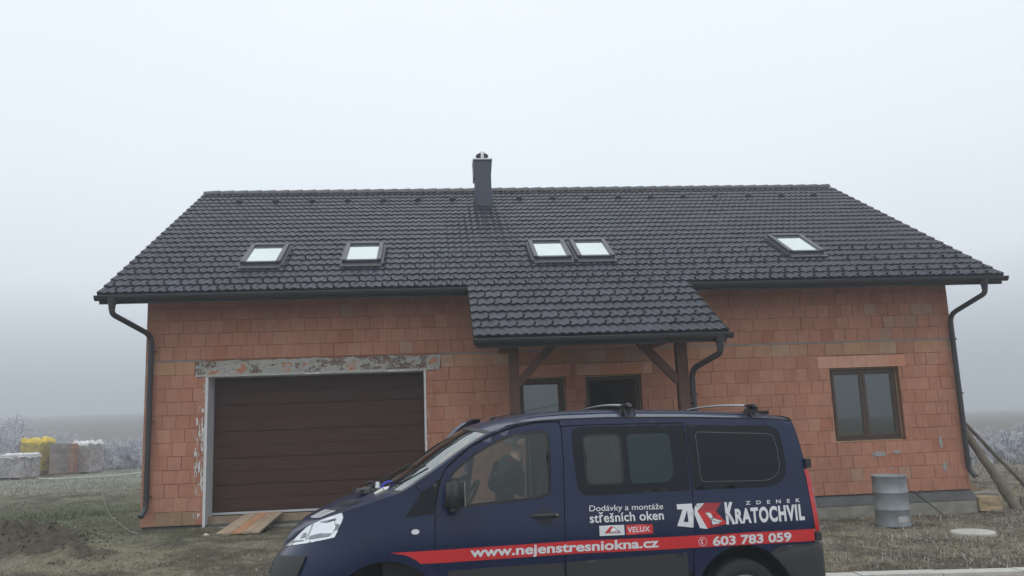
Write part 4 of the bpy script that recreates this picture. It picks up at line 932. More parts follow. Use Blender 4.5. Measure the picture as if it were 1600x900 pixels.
# ---- upper skin: bonnet, windscreen, roof
CK = [(UC, (-.925, .875)), (-1.349, (-.925, .89)), (-1.148, (-.90, .945)), (-.998, (-.85, 1.02)), (-.764, (-.74, 1.115)), (-.545, (-.60, 1.185)), (-.354, (-.47, 1.24)), (-.151, (-.31, 1.295)), (.078, (-.13, 1.352)), (.218, (.02, 1.43)), (.392, (.20, 1.545)), (.633, (.44, 1.70)), (.779, (.61, 1.795)), (.887, (.75, 1.863)), (1.007, (.90, 1.905)), (1.176, (1.10, 1.942)), (1.346, (1.30, 1.966)), (1.517, (1.50, 1.977)), (1.925, (1.925, 1.982)), (2.675, (2.675, 1.955)), (3.4, (3.4, 1.905)), (3.621, (3.66, 1.868))]
def cint(u):
    i = 0
    while i < len(CK)-2 and u > CK[i+1][0]: i += 1
    f = (u-CK[i][0])/(CK[i+1][0]-CK[i][0]); a, b_ = CK[i][1], CK[i+1][1]; return a[0]*(1-f)+b_[0]*f, a[1]*(1-f)+b_[1]*f
def skin(name, u0, u1, m, nU=40, nV=28, vmax=1.0, lift=0.0, parent=None, v0=-1.0, v1=1.0, p=3.0):
    vs = []
    for i in range(nU+1):
        u = u0+(u1-u0)*i/nU; z = te_z(u); nx_, ny_, nz_ = S(u, z); cx_, cz_ = cint(u)
        for k in range(nV+1):
            v = v0+(v1-v0)*k/nV; s = math.copysign(abs(v)**.8 if False else abs(v), v)
            vs.append((cx_+(nx_-cx_)*abs(s)**2.2, -ny_*s, cz_+(nz_-cz_)*abs(s)**p+lift))
    mb = MB(); w_ = nV+1; mb.add(vs, [(i*w_+k, (i+1)*w_+k, (i+1)*w_+k+1, i*w_+k+1) for i in range(nU) for k in range(nV)], True)
    return mb.build(name, m, parent or van)
def skpt(u, v, lift=0, p=3.0):
    z = te_z(u); nx_, ny_, nz_ = S(u, z); cx_, cz_ = cint(u); return Vector((cx_+(nx_-cx_)*abs(v)**2.2, -ny_*v, cz_+(nz_-cz_)*abs(v)**p+lift))
bon = skin('bonnet', UC, .045, M_paint, 60)
skin('scuttle_panel', .049, .10, M_plast, 4, lift=-.004)
ws = skin('windscreen', .104, .872, M_wscr, 40, lift=-.003, v0=-.972, v1=.972)
for v0, v1 in ((-.985, -.955), (.955, .985)): skin('screen_border', .10, .875, M_seal, 40, 2, lift=.0, parent=ws, v0=v0, v1=v1)
skin('screen_border', .845, .878, M_seal, 3, 28, lift=.001, parent=ws, v0=-.98, v1=.98)
for v0, v1 in ((-1, -.975), (.975, 1)): skin('screen_pillar', .10, .89, M_paint, 30, 2, v0=v0, v1=v1)
rf = skin('roof', .880, 3.621, M_paint, 70)
for sd_ in (-1, 1):   # drip channel
    mb = MB(); mb.tube([Spt(p[0], p[1]+.001, .001, sd_) for p in TE if p[0] > .95], .0055, 6); mb.build('drip_channel', M_seal, van)
    for v0 in (.80,): # raised roof bead
        mb = MB(); mb.tube([skpt(u, v0*sd_, .000) for u in np.linspace(1.25, 3.5, 20)], .008, 6); mb.build('roof_bead', M_paint, van)
# bonnet: seams and two louvred grilles, sky reflection painted white on the front one
def on_bonnet(u, v, lift=.004): return skpt(u, v, lift)
def bon_patch(name, u0, u1, v0, v1, m, lift, parent=bon, n=3):
    vs = [on_bonnet(u0+(u1-u0)*i/n, v0+(v1-v0)*j/n, lift) for i in range(n+1) for j in range(n+1)]; mb = MB(); mb.add(vs, [(i*(n+1)+j, (i+1)*(n+1)+j, (i+1)*(n+1)+j+1, i*(n+1)+j+1) for i in range(n) for j in range(n)]); return mb.build(name, m, parent)
for (u0, u1, v0, v1, slat) in ((-.70, -.50, -.80, -.42, M_chrome), (-.36, -.20, -.80, -.50, M_plast)):
    lo = bon_patch('air_louvre', u0, u1, v0, v1, M_seal if slat is M_plast else M_wht, .004)
    n = 6
    for k in range(n):
        a = u0+(u1-u0)*(k+.15)/n; c = u0+(u1-u0)*(k+.6)/n; bon_patch('slat', a, c, v0+.02, v1-.02, slat if slat is M_plast else M_lamp, .010, lo, 1)
bon_patch('air_louvre', -.49, -.45, -.78, -.45, M_seal, .005)
# front grille & number-plate area in the nose, mostly turned away
panel('front_grille', [(UC, .66), (UC, .80), (-1.30, .81), (-1.15, .70)], off=.024, thick=.02, m=M_under, side=-1); panel('front_grille', [(UC, .66), (UC, .80), (-1.30, .81), (-1.15, .70)], off=.024, thick=.02, m=M_under, side=1)
# ---- rear
RP = [(3.621, 1.813), (3.635, 1.767), (3.655, 1.652), (3.672, 1.488), (3.684, 1.394), (3.684, 1.234), (3.676, 1.024), (3.663, .853), (3.66, .70), (3.66, ZB)]
vs = []; nV = 24
for (u, z) in RP:
    y = -S(u, z)[1]
    for k in range(nV+1):
        v = -1+2*k/nV; vs.append((u+.055*(1-abs(v)**6)+(.02 if z > 1.8 else 0)*(1-abs(v)**4), y*v, z+(.055*(1-abs(v)**3) if z > 1.8 else 0)))
mb = MB(); mb.add(vs, [(i*(nV+1)+k, i*(nV+1)+k+1, (i+1)*(nV+1)+k+1, (i+1)*(nV+1)+k) for i in range(len(RP)-1) for k in range(nV)], True); tg = mb.build('tailgate', M_paint, van)
mb = MB(); vs = []
for z in np.linspace(1.30, 1.72, 6):
    x = np.interp(z, [p[1] for p in RP[::-1]], [p[0] for p in RP[::-1]])
    for k in range(13): v = -1+2*k/12; vs.append((x+.055*(1-abs(v*.8)**6)+.006, .66*v, z))
mb.add(vs, [(i*13+k, i*13+k+1, (i+1)*13+k+1, (i+1)*13+k) for i in range(5) for k in range(12)], True); mb.build('rear_window', M_privacy, tg)
mb = MB(); mb.box(3.672, 3.722, -.888, -.85, 1.395, 1.475, M_plast, .006); mb.build('tailgate_hinge', None, van); mb = MB(); mb.box(3.68, 3.735, -.93, -.87, .775, .845, M_plast, .008); mb.build('tailgate_hinge', None, van)
mb = MB(); mb.box(3.55, 3.72, -.16, .16, 1.875, 1.915, bev=.012); mb.build('brake_light', M_under, van)
# rear bumper swept round the corners
path = [(3.30, -.963), (3.50, -.966), (3.62, -.962), (3.70, -.945), (3.752, -.90), (3.78, -.82), (3.795, -.5), (3.80, 0)]; path = path+[(a, -b) for a, b in path[-2::-1]]
zsb = [ZB, .35, .5, .65, .735, .757, .760]; ins = [.02, .0, .0, .0, .004, .016, .07]
vs = []
for z, i_ in zip(zsb, ins):
    for k, (a, b_) in enumerate(path):
        d = min(1, abs(abs(a-3.30))/.06); zt_ = z
        if k in (0, len(path)-1): zt_ = min(z, .735); a = 3.30 if z > .62 else 3.36 if z > .5 else 3.42
        cx0 = 3.0; L = math.hypot(a-cx0, b_); vs.append((a-i_*(a-cx0)/L, b_*(1-i_/max(.2, abs(b_)) if abs(b_) > .2 else 1), zt_))
w_ = len(path); mb = MB(); mb.add(vs, [(i*w_+k, i*w_+k+1, (i+1)*w_+k+1, (i+1)*w_+k) for i in range(len(zsb)-1) for k in range(w_-1)], True); mb.build('rear_bumper', M_plast, van)
panel('bumper_cover', roundc([(3.235, .70), (3.307, .746), (3.361, .759), (3.64, .757), (3.64, ZB), (3.45, ZB), (3.43, .42), (3.37, .55), (3.30, .64)], .012), off=.014, thick=.02, m=M_plast)
panel('bumper_cover', roundc([(3.235, .70), (3.307, .746), (3.361, .759), (3.64, .757), (3.64, ZB), (3.45, ZB), (3.43, .42), (3.37, .55), (3.30, .64)], .012), off=.014, thick=.02, m=M_plast, side=1)
# underbody & interior
mb = MB(); mb.box(-.80, 3.62, -.80, .80, .30, .42); mb.build('underbody', M_under, van)
mb = MB(); mb.box(1.62, 1.66, -.76, -.30, .42, 1.45, bev=.015); mb.box(.36, 3.5, -.82, .82, .421, .50, M_int); 
mb = MB(); mb.box(.30, 3.55, -.82, .82, .425, .48); mb.build('cabin_floor', M_int, van)
mb = MB(); vs = [(-.05, .98), (-.05, 1.25), (.15, 1.31), (.42, 1.30), (.56, 1.22), (.60, 1.10), (.52, .95), (.40, .5), (-.05, .5)]
n = len(vs); mb.add([(a, y, c) for y in (-.80, .80) for a, c in vs], [tuple(range(n)), tuple(range(n, 2*n))[::-1]]+[(k, n+k, n+(k+1) % n, (k+1) % n) for k in range(n)]); mb.build('dashboard', M_int, van)
mb = MB(); c = Vector((.70, -.40, 1.22)); a_ = Vector((math.sin(rad(35)), 0, -math.cos(rad(35)))); e1 = Vector((0, 1, 0)); e2 = Vector((math.cos(rad(35)), 0, math.sin(rad(35))))
e2 = Vector((.50, 0, .866)); mb.tube([c+(e1*math.cos(t_)+e2*math.sin(t_))*.19 for t_ in np.linspace(0, 2*math.pi, 33)], .016, 8, cap=False)
mb.tube([c-e1*.18, c+e1*.18], .018, 8); mb.tube([c-e2*.18, c], .018, 8); mb.tube([c, c+Vector((-.25, 0, .14-.25))], .03, 8); mb.build('steering_wheel', M_int, van)
def seat(y, wdt=.50):
    mb = MB(); mt = Matrix.Translation((1.10, y, .72)); mb.box(-.02, .50, -wdt/2, wdt/2, -.20, .12, bev=.05, mtx=mt)
    mt = Matrix.Translation((1.52, y, .80)) @ Matrix.Rotation(rad(12), 4, 'Y'); mb.box(-.07, .07, -wdt/2, wdt/2, 0, .62, bev=.05, mtx=mt)
    mt = Matrix.Translation((1.68, y, 1.47)) @ Matrix.Rotation(rad(10), 4, 'Y'); mb.box(-.05, .05, -.14, .14, 0, .19, bev=.04, mtx=mt); mb.build('seat', M_seat, van)
seat(-.42); seat(.18, .44); seat(.58, .36)
mb = MB(); mb.box(1.93, 1.96, -.77, .77, .48, 1.76); mb.build('bulkhead', mat('bulkhead_grey', (.045, .056, .056), .9), van)
mb = MB(); mb.tube([(1.22, -.70, 1.72), (1.215, -.73, 1.45), (1.21, -.75, 1.25), (1.20, -.78, .9)], .011, 6); mb.box(1.395, 1.435, -.845, -.825, 1.32, 1.37, M_chrome) if False else None; mb.build('seat_belt', mat('belt_webbing', (.25, .26, .26), .8), van)
# mirror, handle, lamp
mb = MB(); bm = bmesh.new(); bmesh.ops.create_cube(bm, size=1)
for v in bm.verts: v.co = Vector((v.co.x*.155*(1.0 if v.co.z < 0 else .88)+(.012 if v.co.z > 0 else 0), v.co.y*.15, v.co.z*.265))
bmesh.ops.bevel(bm, geom=list(bm.edges), offset=.042, segments=5, affect='EDGES'); mb.bm(bm, None, Matrix.Translation((.525, -1.085, 1.335)), True)
mb.beam((.52, -.92, 1.235), (.52, -1.05, 1.255), .11, .05); mi = mb.build('door_mirror', M_plast, van); mi.parent = dr
mb = MB(); mb.box(.605, .612, -1.135, -1.035, 1.24, 1.43, bev=.002); o = mb.build('mirror_glass', M_chrome, mi)
mb = MB(); bm = bmesh.new(); bmesh.ops.create_cube(bm, size=1)
for v in bm.verts: v.co = Vector((v.co.x*.155, v.co.y*.15, v.co.z*.265))
bmesh.ops.bevel(bm, geom=list(bm.edges), offset=.042, segments=4, affect='EDGES'); mb.bm(bm, None, Matrix.Translation((.60, 1.36, 1.34)), True)
far_mirror = mb
H0, H1 = (1.191, 1.118), (1.402, 1.115)
mb = MB(); mb.tube([Spt(1.18, 1.118, .012), Spt(1.20, 1.118, .035), Spt(1.28, 1.117, .045), Spt(1.36, 1.116, .042), Spt(1.40, 1.115, .02), Spt(1.41, 1.115, .004)], [.012, .015, .016, .017, .018, .014], 10); o = mb.build('door_handle', M_plast, dr)
mb = MB(); mb.tube([Spt(1.385, 1.117, .030), Spt(1.385, 1.117, .060)], .009, 10); mb.build('key_lock', M_chrome, o)
panel('handle_shade_disc', circ(1.292, 1.10, .072), off=.0012, thick=0, m=mat('recess_shade', (.004, .006, .018), .5), parent=dr, grid=0, step=.03)  # flat dark disc, shade of the handle hollow put into its colour
panel('side_repeater', [(.211+.038*math.cos(a), 1.042+.020*math.sin(a)) for a in np.linspace(0, 2*math.pi, 16, endpoint=False)], off=.009, thick=.01, m=M_wht, grid=0, step=.03)
fr_ = circ(2.818, .968, .094); panel('fuel_flap_gap', fr_, [circ(2.818, .968, .089)], off=.0058, thick=0, m=M_seal, grid=0, step=.03)
# ---- livery
panel('stripe', FE['stripe'][:1]+FE['stripe'][1:], off=.0022, thick=0, m=M_red, grid=.06)
def text_map(name, txt, quad, m, bold=0.0, off=.0045, sx_=1.0, parent=None, shear=0.0):
    cu = bpy.data.curves.new(name, 'FONT'); cu.body = txt; cu.size = 1.0; cu.offset = bold; cu.resolution_u = 6; cu.space_character = sx_; cu.shear = shear; cu.fill_mode = 'FRONT' if False else 'BOTH'
    to = bpy.data.objects.new(name, cu); COL.objects.link(to); dg = bpy.context.evaluated_depsgraph_get(); me = bpy.data.meshes.new_from_object(to.evaluated_get(dg))
    bpy.data.objects.remove(to, do_unlink=True); bpy.data.curves.remove(cu)
    co = np.array([v.co[:] for v in me.vertices]); fs = [tuple(p.vertices) for p in me.polygons]; bpy.data.meshes.remove(me)
    return co, fs
def put_text(name, txt, quad, m, bold=0.0, off=.0045, ref=None, parent=None, sx_=1.0, shear=0.0, xclip=None):
    """quad = BL, BR, TR, TL in (u,z): left/right ink edges, baseline and the height of the reference glyphs"""
    co, fs = text_map(name, txt, quad, m, bold, off, sx_, shear=shear); rc, _ = text_map(name, ref or txt, quad, m, bold, off)
    x0, x1 = co[:, 0].min(), co[:, 0].max(); y1 = rc[:, 1].max(); y0 = rc[:, 1].min() if ref else 0.0; y0 = min(y0, 0) if not ref else y0
    BL, BR, TR, TL = [np.array(q) for q in quad]; vs = []
    for c in co:
        a = (c[0]-x0)/(x1-x0); b_ = (c[1]-y0)/(y1-y0); q = (BL*(1-a)+BR*a)*(1-b_)+(TL*(1-a)+TR*a)*b_; vs.append(S(q[0], q[1], off))
    mb = MB(); mb.add(vs, fs, False); o = mb.build(name, m, parent or van); return o
put_text('lettering', 'www.nejenstresniokna.cz', FE['t_www'], M_wht, bold=.028, ref='x')
put_text('lettering', 'Dodávky a montáže', FE['t_dod'], M_wht, bold=.004, ref='D')
put_text('lettering', 'střešních oken', [(1.668, 1.034), (2.312, 1.028), (2.312, 1.078), (1.668, 1.084)], M_wht, bold=.017, ref='x', sx_=1.04)
s1_ = panel('sponsor_plate', [(1.743, .926), (1.958, .923), (1.959, 1.004), (1.745, 1.007)], off=.0025, thick=0, m=M_wht, grid=0)
panel('plate_mark', [(1.784, .944), (1.818, .945), (1.868, .998), (1.838, .997)], off=.004, thick=0, m=M_red, parent=s1_, grid=0)
panel('plate_mark', [(1.862, .998), (1.868, .998), (1.932, .938), (1.926, .938)], off=.0045, thick=0, m=M_seal, parent=s1_, grid=0)
put_text('plate_lettering', 'Roto', [(1.826, .940), (1.912, .939), (1.912, .965), (1.826, .966)], M_red2, bold=.012, ref='R', parent=s1_)
s2_ = panel('sponsor_plate', [(1.972, .922), (2.205, .920), (2.208, .996), (1.974, 1.003)], off=.0025, thick=0, m=M_red, grid=0)
put_text('plate_lettering', 'VELUX', [(1.985, .940), (2.180, .939), (2.181, .981), (1.986, .984)], M_wht, bold=.022, ref='E', sx_=1.08, parent=s2_)
# heavy slab serifs on the plate lettering
lw = 0.0
# the ZK emblem
em = panel('emblem', FE['lred'], off=.0026, thick=0, m=M_red, grid=.04)
panel('emblem_shade', FE['lred2'], off=.0034, thick=0, m=M_red2, parent=em, grid=.04)
panel('emblem_letter', FE['lZ'], [FE['lZh']], off=.0036, thick=0, m=M_wht, parent=em, grid=0, step=.02)
panel('emblem_letter', FE['lK'], off=.0042, thick=0, m=M_wht, parent=em, grid=0, step=.02)
for k_ in ('lw1', 'lw2', 'lw3'):
    panel('emblem_mark', inset(FE[k_], -.003), off=.0040, thick=0, m=M_seal, parent=em, grid=0); panel('emblem_mark', FE[k_], off=.0047, thick=0, m=M_wht, parent=em, grid=0)
put_text('lettering', 'K', [(2.862, .958), (2.948, .958), (2.950, 1.140), (2.868, 1.142)], M_wht, bold=.055, ref='K')
put_text('lettering', 'RATOCHVIL', [(2.946, .960), (3.585, .957), (3.592, 1.092), (2.952, 1.082)], M_wht, bold=.044, ref='H', sx_=1.14)
put_text('lettering', 'ZDENEK', FE['t_zd'] if 't_zd' in FE else FE['tZd'], M_wht, bold=.018, ref='E', sx_=2.6)
put_text('lettering', '603 783 059', FE['tnum'], M_wht, bold=.032, ref='0')
pc = panel('phone_symbol', circ(2.636, .8305, .037, n=28), [circ(2.636, .8305, .0335, n=28)], off=.0042, thick=0, m=M_wht, grid=0, step=.03)
hs_ = [(2.628+.020*math.cos(rad(a))*1.0+.012, .8305+.024*math.sin(rad(a))) for a in np.linspace(110, 250, 9)]
hs2 = [(2.628+.011*math.cos(rad(a))+.012, .8305+.014*math.sin(rad(a))) for a in np.linspace(250, 110, 9)]
panel('handset', hs_+[(2.642, .811)]+hs2+[(2.646, .850)], off=.0042, thick=0, m=M_wht, parent=pc, grid=0, step=.03)

# ---- open passenger door on the far side, hinged at its front edge
dfar = panel('passenger_door', door_f, [DW], off=0, thick=.05, m=M_paint, side=1)
mb = far_mirror; fm = mb.build('door_mirror', M_plast, dfar)
hinge = Vector((.40, .93, 0)); ang = rad(62)
RM = Matrix.Translation(hinge+Vector((0, 0, .07))) @ Matrix.Rotation(ang, 4, 'Z') @ Matrix.Translation(-hinge)
fm.location = (0, -.28, 0)
dfar.matrix_local = RM
# ---- roof bars
def bar(x0_, x1_, zt_):
    mb = MB(); P = []
    for k in range(15):
        v = -1+2*k/14; P.append(Vector((x0_+(x1_-x0_)*(v+1)/2, .70*v, zt_+.022*(1-v*v))))
    vs = []; n = 10
    for p in P:
        for k in range(n): a = 2*math.pi*k/n; vs.append((p.x+.038*math.cos(a), p.y, p.z+.010*math.sin(a)+.003*math.cos(a)))
    mb.add(vs, [(i*n+k, i*n+(k+1) % n, (i+1)*n+(k+1) % n, (i+1)*n+k) for i in range(14) for k in range(n)], True)
    br = mb.build('roof_bar', M_alub, van)
    for sd_ in (-1, 1):
        x = x0_ if sd_ < 0 else x1_; zr_ = skpt(x, .86*sd_).z
        mb = MB(); 
        mb.tube([(x, .70*sd_, zt_+.004), (x, .745*sd_, zt_-.002), (x, .78*sd_, zt_-.016)], [.026, .022, .008], 10)
        mt = Matrix(((1, 0, 0, x), (0, 1, 0, .655*sd_), (0, 0, 1, zr_-.02), (0, 0, 0, 1)))
        bm = bmesh.new(); bmesh.ops.create_cube(bm, size=1)
        for v in bm.verts: v.co = Vector((v.co.x*(.15 if v.co.z < 0 else .085), v.co.y*(.12 if v.co.z < 0 else .10), (v.co.z+.5)*(zt_-zr_+.016)))
        bmesh.ops.bevel(bm, geom=list(bm.edges), offset=.014, segments=2, affect='EDGES'); mb.bm(bm, None, mt); mb.build('bar_foot', M_seal, br)
        mb = MB(); ys_ = -S(x, te_z(x))[1]; a = Vector((x, .70*sd_, zr_+.03)); b_ = Vector((x, (ys_+.002)*sd_, te_z(x)-.012)); mb.beam(a, b_, .085, .012, up=(1, 0, 0) if False else (0, 0, 1)); 
        mb.build('clamp_bracket', M_bolt, br)
    mb = MB(); c = Vector((x1_-.0, .60, zt_+.055)); mb.tube([c+Vector((.022*math.cos(t_), 0, .022*math.sin(t_)+.01)) for t_ in np.linspace(0, 2*math.pi, 15)], .0045, 6, cap=False); mb.tube([c-Vector((0, 0, .03)), c-Vector((0, 0, .01))], .006, 6); mb.build('eye_bolt', M_seal, br)
    mb = MB(); mb.box(x0_-.04, x0_+.04, -.71, -.60, zt_-.006, zt_+.0165, M_seal, .004); mb.build('end_sleeve', None, br)
M_alub = mat('bar_aluminium', (.42, .43, .46), .35, metal=.7); M_bolt = mat('navy_clamp', (.007, .010, .026), .5)
bar(2.125, 2.075, 1.995); bar(3.305, 3.225, 1.955)
mb = MB(); mb.tube([(.968, 0, 1.925), (1.02, 0, 1.945)], .012, 8); mb.tube([(.985, 0, 1.935), (1.35, 0, 1.995), (1.805, 0, 2.072)], [.006, .0035, .0025], 6); mb.build('antenna', M_seal, van)
# wipers
mb = MB(); mb.tube([skpt(.12, -.55, .012), skpt(.25, -.72, .022), skpt(.40, -.80, .018)], .008, 6); mb.build('wiper', M_seal, van)
mb = MB(); mb.tube([skpt(.12, .1, .012), skpt(.30, -.20, .016), skpt(.40, -.34, .014)], .008, 6); mb.build('wiper', M_seal, van)
# ------------------------------------------------------------------ person behind the open door
def vloc(x, y, z): 
    c, s = math.cos(.066), math.sin(.066); return Vector((VLOC[0]+c*x-s*y, VLOC[1]+s*x+c*y, VLOC[2]+z))
def skinned(name, J, E, m, parent, root, sub=2, smooth=True):
    """J: name -> (x,y,z,radius)"""
    names = list(J); me = bpy.data.meshes.new(name); me.from_pydata([J[n][:3] for n in names], [(names.index(a), names.index(b)) for a, b in E], [])
    o = bpy.data.objects.new(name, me); COL.objects.link(o); md = o.modifiers.new('s', 'SKIN'); md.use_smooth_shade = True
    for i, n in enumerate(names):
        r = J[n][3]; sv = me.skin_vertices[0].data[i]; sv.radius = (r, r) if not isinstance(r, tuple) else r; sv.use_root = (n == root)
    sb = o.modifiers.new('b', 'SUBSURF'); sb.levels = sub; sb.render_levels = sub
    dg = bpy.context.evaluated_depsgraph_get(); nm = bpy.data.meshes.new_from_object(o.evaluated_get(dg)); bpy.data.objects.remove(o, do_unlink=True)
    nm.name = name; nm.materials.clear(); nm.materials.append(m)
    for p in nm.polygons: p.use_smooth = True
    q = bpy.data.objects.new(name, nm); COL.objects.link(q); q.parent = parent; return q
px, py = 1.33, 1.42
pw = vloc(px, py, 0); 
per = empty('person', (pw.x, pw.y, gzf(pw.x, pw.y) if pw.y > -6.2 else float(roadz(pw.x))), .066, 'person in dark jacket standing beyond the van, seen through its cab window', 'person')
# figure faces +x (the rear of the van), stooping a little, elbows bent back
J = dict(pel=(0, 0, .93, (.16, .13)), sp1=(.02, 0, 1.10, (.15, .12)), sp2=(.03, 0, 1.28, (.17, .13)), chest=(.06, 0, 1.42, (.17, .13)), neck=(.10, 0, 1.53, .060), head0=(.125, 0, 1.60, .075), head1=(.135, 0, 1.68, .098), head2=(.125, 0, 1.755, .080))
E_ = [('pel', 'sp1'), ('sp1', 'sp2'), ('sp2', 'chest'), ('chest', 'neck'), ('neck', 'head0'), ('head0', 'head1'), ('head1', 'head2')]
for sgn, n in ((-1, 'r'), (1, 'l')):
    J.update({n+'sh': (.05, .19*sgn, 1.44, .065), n+'el': (-.17, .27*sgn, 1.20, .046), n+'wr': (.06, .25*sgn, 1.08, .030), n+'pa': (.12, .245*sgn, 1.07, (.040, .018)),
              n+'hip': (.0, .095*sgn, .88, .095), n+'kn': (.03, .11*sgn, .49, .060), n+'an': (-.02, .12*sgn, .09, .042), n+'toe': (.15, .14*sgn, .035, .036)})
    E_ += [('chest', n+'sh'), (n+'sh', n+'el'), (n+'el', n+'wr'), (n+'wr', n+'pa'), ('pel', n+'hip'), (n+'hip', n+'kn'), (n+'kn', n+'an'), (n+'an', n+'toe')]
    for f, (dy, L) in enumerate([(-.030, .070), (-.010, .080), (.010, .076), (.029, .062)]):
        J[n+'f%d' % f] = (.165, (.245*sgn)+dy*sgn, 1.068, .010); J[n+'g%d' % f] = (.165+L*.5, (.245*sgn)+dy*1.1*sgn, 1.056, .009); J[n+'h%d' % f] = (.165+L*.8, (.245*sgn)+dy*1.1*sgn, 1.035, .008)
        E_ += [(n+'pa', n+'f%d' % f), (n+'f%d' % f, n+'g%d' % f), (n+'g%d' % f, n+'h%d' % f)]
    J[n+'t0'] = (.10, .245*sgn-.045*sgn, 1.065, .012); J[n+'t1'] = (.145, .245*sgn-.065*sgn, 1.058, .010); E_ += [(n+'wr', n+'t0'), (n+'t0', n+'t1')]
M_skin = mat('skin', (.48, .27, .20), .6); M_jack = mat('dark_jacket', (.010, .014, .018), .9, bump=(18, .5, .02)); M_trs = mat('dark_trousers', (.02, .022, .028), .9); M_hair = mat('grey_hair', (.10, .09, .085), .9, bump=(80, .8, .01))
body = skinned('body', J, E_, M_skin, per, 'pel')
JJ = {k: J[k] for k in ('pel', 'sp1', 'sp2', 'chest')}; JJ['pel'] = (0, 0, .86, (.20, .16)); JJ['sp1'] = (.02, 0, 1.08, (.215, .18)); JJ['sp2'] = (.02, 0, 1.28, (.235, .19)); JJ['chest'] = (.06, 0, 1.43, (.225, .18)); JJ['neck'] = (.09, 0, 1.535, .085)
EE = [('pel', 'sp1'), ('sp1', 'sp2'), ('sp2', 'chest'), ('chest', 'neck')]
for n, sgn in (('r', -1), ('l', 1)):
    JJ[n+'sh'] = (.03, .20*sgn, 1.43, .095); JJ[n+'el'] = (-.17, .27*sgn, 1.20, .075); JJ[n+'wr'] = (.04, .25*sgn, 1.085, .050); EE += [('chest', n+'sh'), (n+'sh', n+'el'), (n+'el', n+'wr')]
jk = skinned('jacket', JJ, EE, M_jack, per, 'pel')
m = MB(); m.box(.06, .085, -.258, -.250, 1.50, 1.512, M_wht); m.box(-.03, .04, -.258, -.250, 1.49, 1.505, M_red); m.build('reflective_mark', None, jk)
JT = {'pel': (0, 0, .93, (.165, .14))}; ET = []
for n, sgn in (('r', -1), ('l', 1)):
    JT[n+'hip'] = (.0, .10*sgn, .86, .105); JT[n+'kn'] = (.03, .11*sgn, .49, .075); JT[n+'an'] = (-.015, .12*sgn, .10, .060); ET += [('pel', n+'hip'), (n+'hip', n+'kn'), (n+'kn', n+'an')]
skinned('trousers', JT, ET, M_trs, per, 'pel')
skinned('hair', {'a': (.075, 0, 1.66, .070), 'b': (.10, 0, 1.73, .088), 'c': (.135, 0, 1.775, .078)}, [('a', 'b'), ('b', 'c')], M_hair, per, 'b')
m = MB()
for sgn in (-1, 1):
    bm = bmesh.new(); bmesh.ops.create_uvsphere(bm, u_segments=10, v_segments=8, radius=1); 
    m.bm(bm, None, Matrix.Translation((.21, .033*sgn, 1.685)) @ Matrix.Diagonal((.010, .013, .010, 1)), True)
m.build('eyes', mat('eye_dark', (.03, .02, .02), .2), body)
m = MB(); bm = bmesh.new(); bmesh.ops.create_cone(bm, cap_ends=True, segments=8, radius1=.020, radius2=.007, depth=.05); m.bm(bm, None, Matrix.Translation((.232, 0, 1.663)) @ Matrix.Rotation(rad(-18), 4, 'Y'), True)
for sgn in (-1, 1): bm = bmesh.new(); bmesh.ops.create_uvsphere(bm, u_segments=8, v_segments=8, radius=1); m.bm(bm, None, Matrix.Translation((.125, .098*sgn, 1.665)) @ Matrix.Diagonal((.018, .008, .030, 1)), True)
m.build('nose_and_ears', M_skin, body)
m = MB()
for sgn in (-1, 1): m.box(-.09, .20, .13*sgn-.048, .13*sgn+.048, 0.0, .085, bev=.03)
m.build('shoes', M_under, per)
# ------------------------------------------------------------------ loose things
# tool and gloves on the bonnet
def vtop(name, label, cat, base): 
    o = empty(name, vloc(*base), .066, label, cat); return o
b0 = (-.02, -.50, 1.315)
sp = vtop('spray_bottle', 'silver canister with blue cap and handle lying on the van bonnet', 'canister', b0)
m = MB(); m.tube([(-.02, -.06, .035), (.10, .02, .055)], .030, 16); m.build('canister_body', mat('brushed_silver', (.62, .62, .63), .3, metal=.8), sp)
m = MB(); m.tube([(.098, .018, .055), (.135, .042, .061)], [.036, .037], 16); m.build('cap_ring', M_chrome, sp)
m = MB(); m.tube([(.136, .043, .061), (.139, .045, .0615)], .032, 16, cap=True); m.tube([(-.035, .0, .04), (-.02, .0, .085), (.02, .01, .105), (.06, .03, .10), (.075, .035, .075)], .011, 8); m.build('handle', mat('blue_plastic', (.015, .035, .42), .4), sp)
m = MB(); m.tube([(-.09, -.09, .012), (-.03, -.055, .035), (.01, -.045, .05)], [.014, .022, .016], 10); m.build('nozzle', mat('pale_plastic', (.55, .54, .48), .5), sp)
gl = vtop('work_gloves', 'crumpled black work gloves lying on the bonnet in front of the windscreen', 'gloves', (-.16, -.30, 1.30))
def crumple(sx_, sy_, sz_, seed, n=3):
    bm = bmesh.new(); bmesh.ops.create_icosphere(bm, subdivisions=n, radius=1); rr = np.random.RandomState(seed)
    for v in bm.verts:
        p = v.co.copy(); k = .75+.5*float(fbm(np.array([p.x*2.2+seed]), np.array([p.y*2.2+p.z*3]), 3, seed)[0]); v.co = Vector((p.x*sx_*k, p.y*sy_*k, max(-.1, p.z)*sz_*k*1.1))
    return bm
m = MB(); m.bm(crumple(.10, .07, .045, 3), None, Matrix.Translation((-.03, -.05, .03)), False); m.tube([(-.02, -.02, .05), (.03, .02, .085), (.06, .05, .05)], [.018, .016, .012], 8); m.tube([(-.06, -.04, .04), (-.11, -.02, .06), (-.14, .03, .03)], [.018, .015, .010], 8); m.build('glove', M_seal, gl)
m = MB(); m.bm(crumple(.08, .06, .05, 9), None, Matrix.Translation((.06, .10, .05)), False); m.tube([(.05, .08, .07), (.02, .05, .11), (-.03, .03, .10)], [.016, .014, .010], 8); m.build('glove', M_seal, gl)
m = MB(); m.tube([(.07, .02, .055), (.075, .03, .11)], [.022, .016], 10); m.build('wiping_cloth', M_wht, gl)

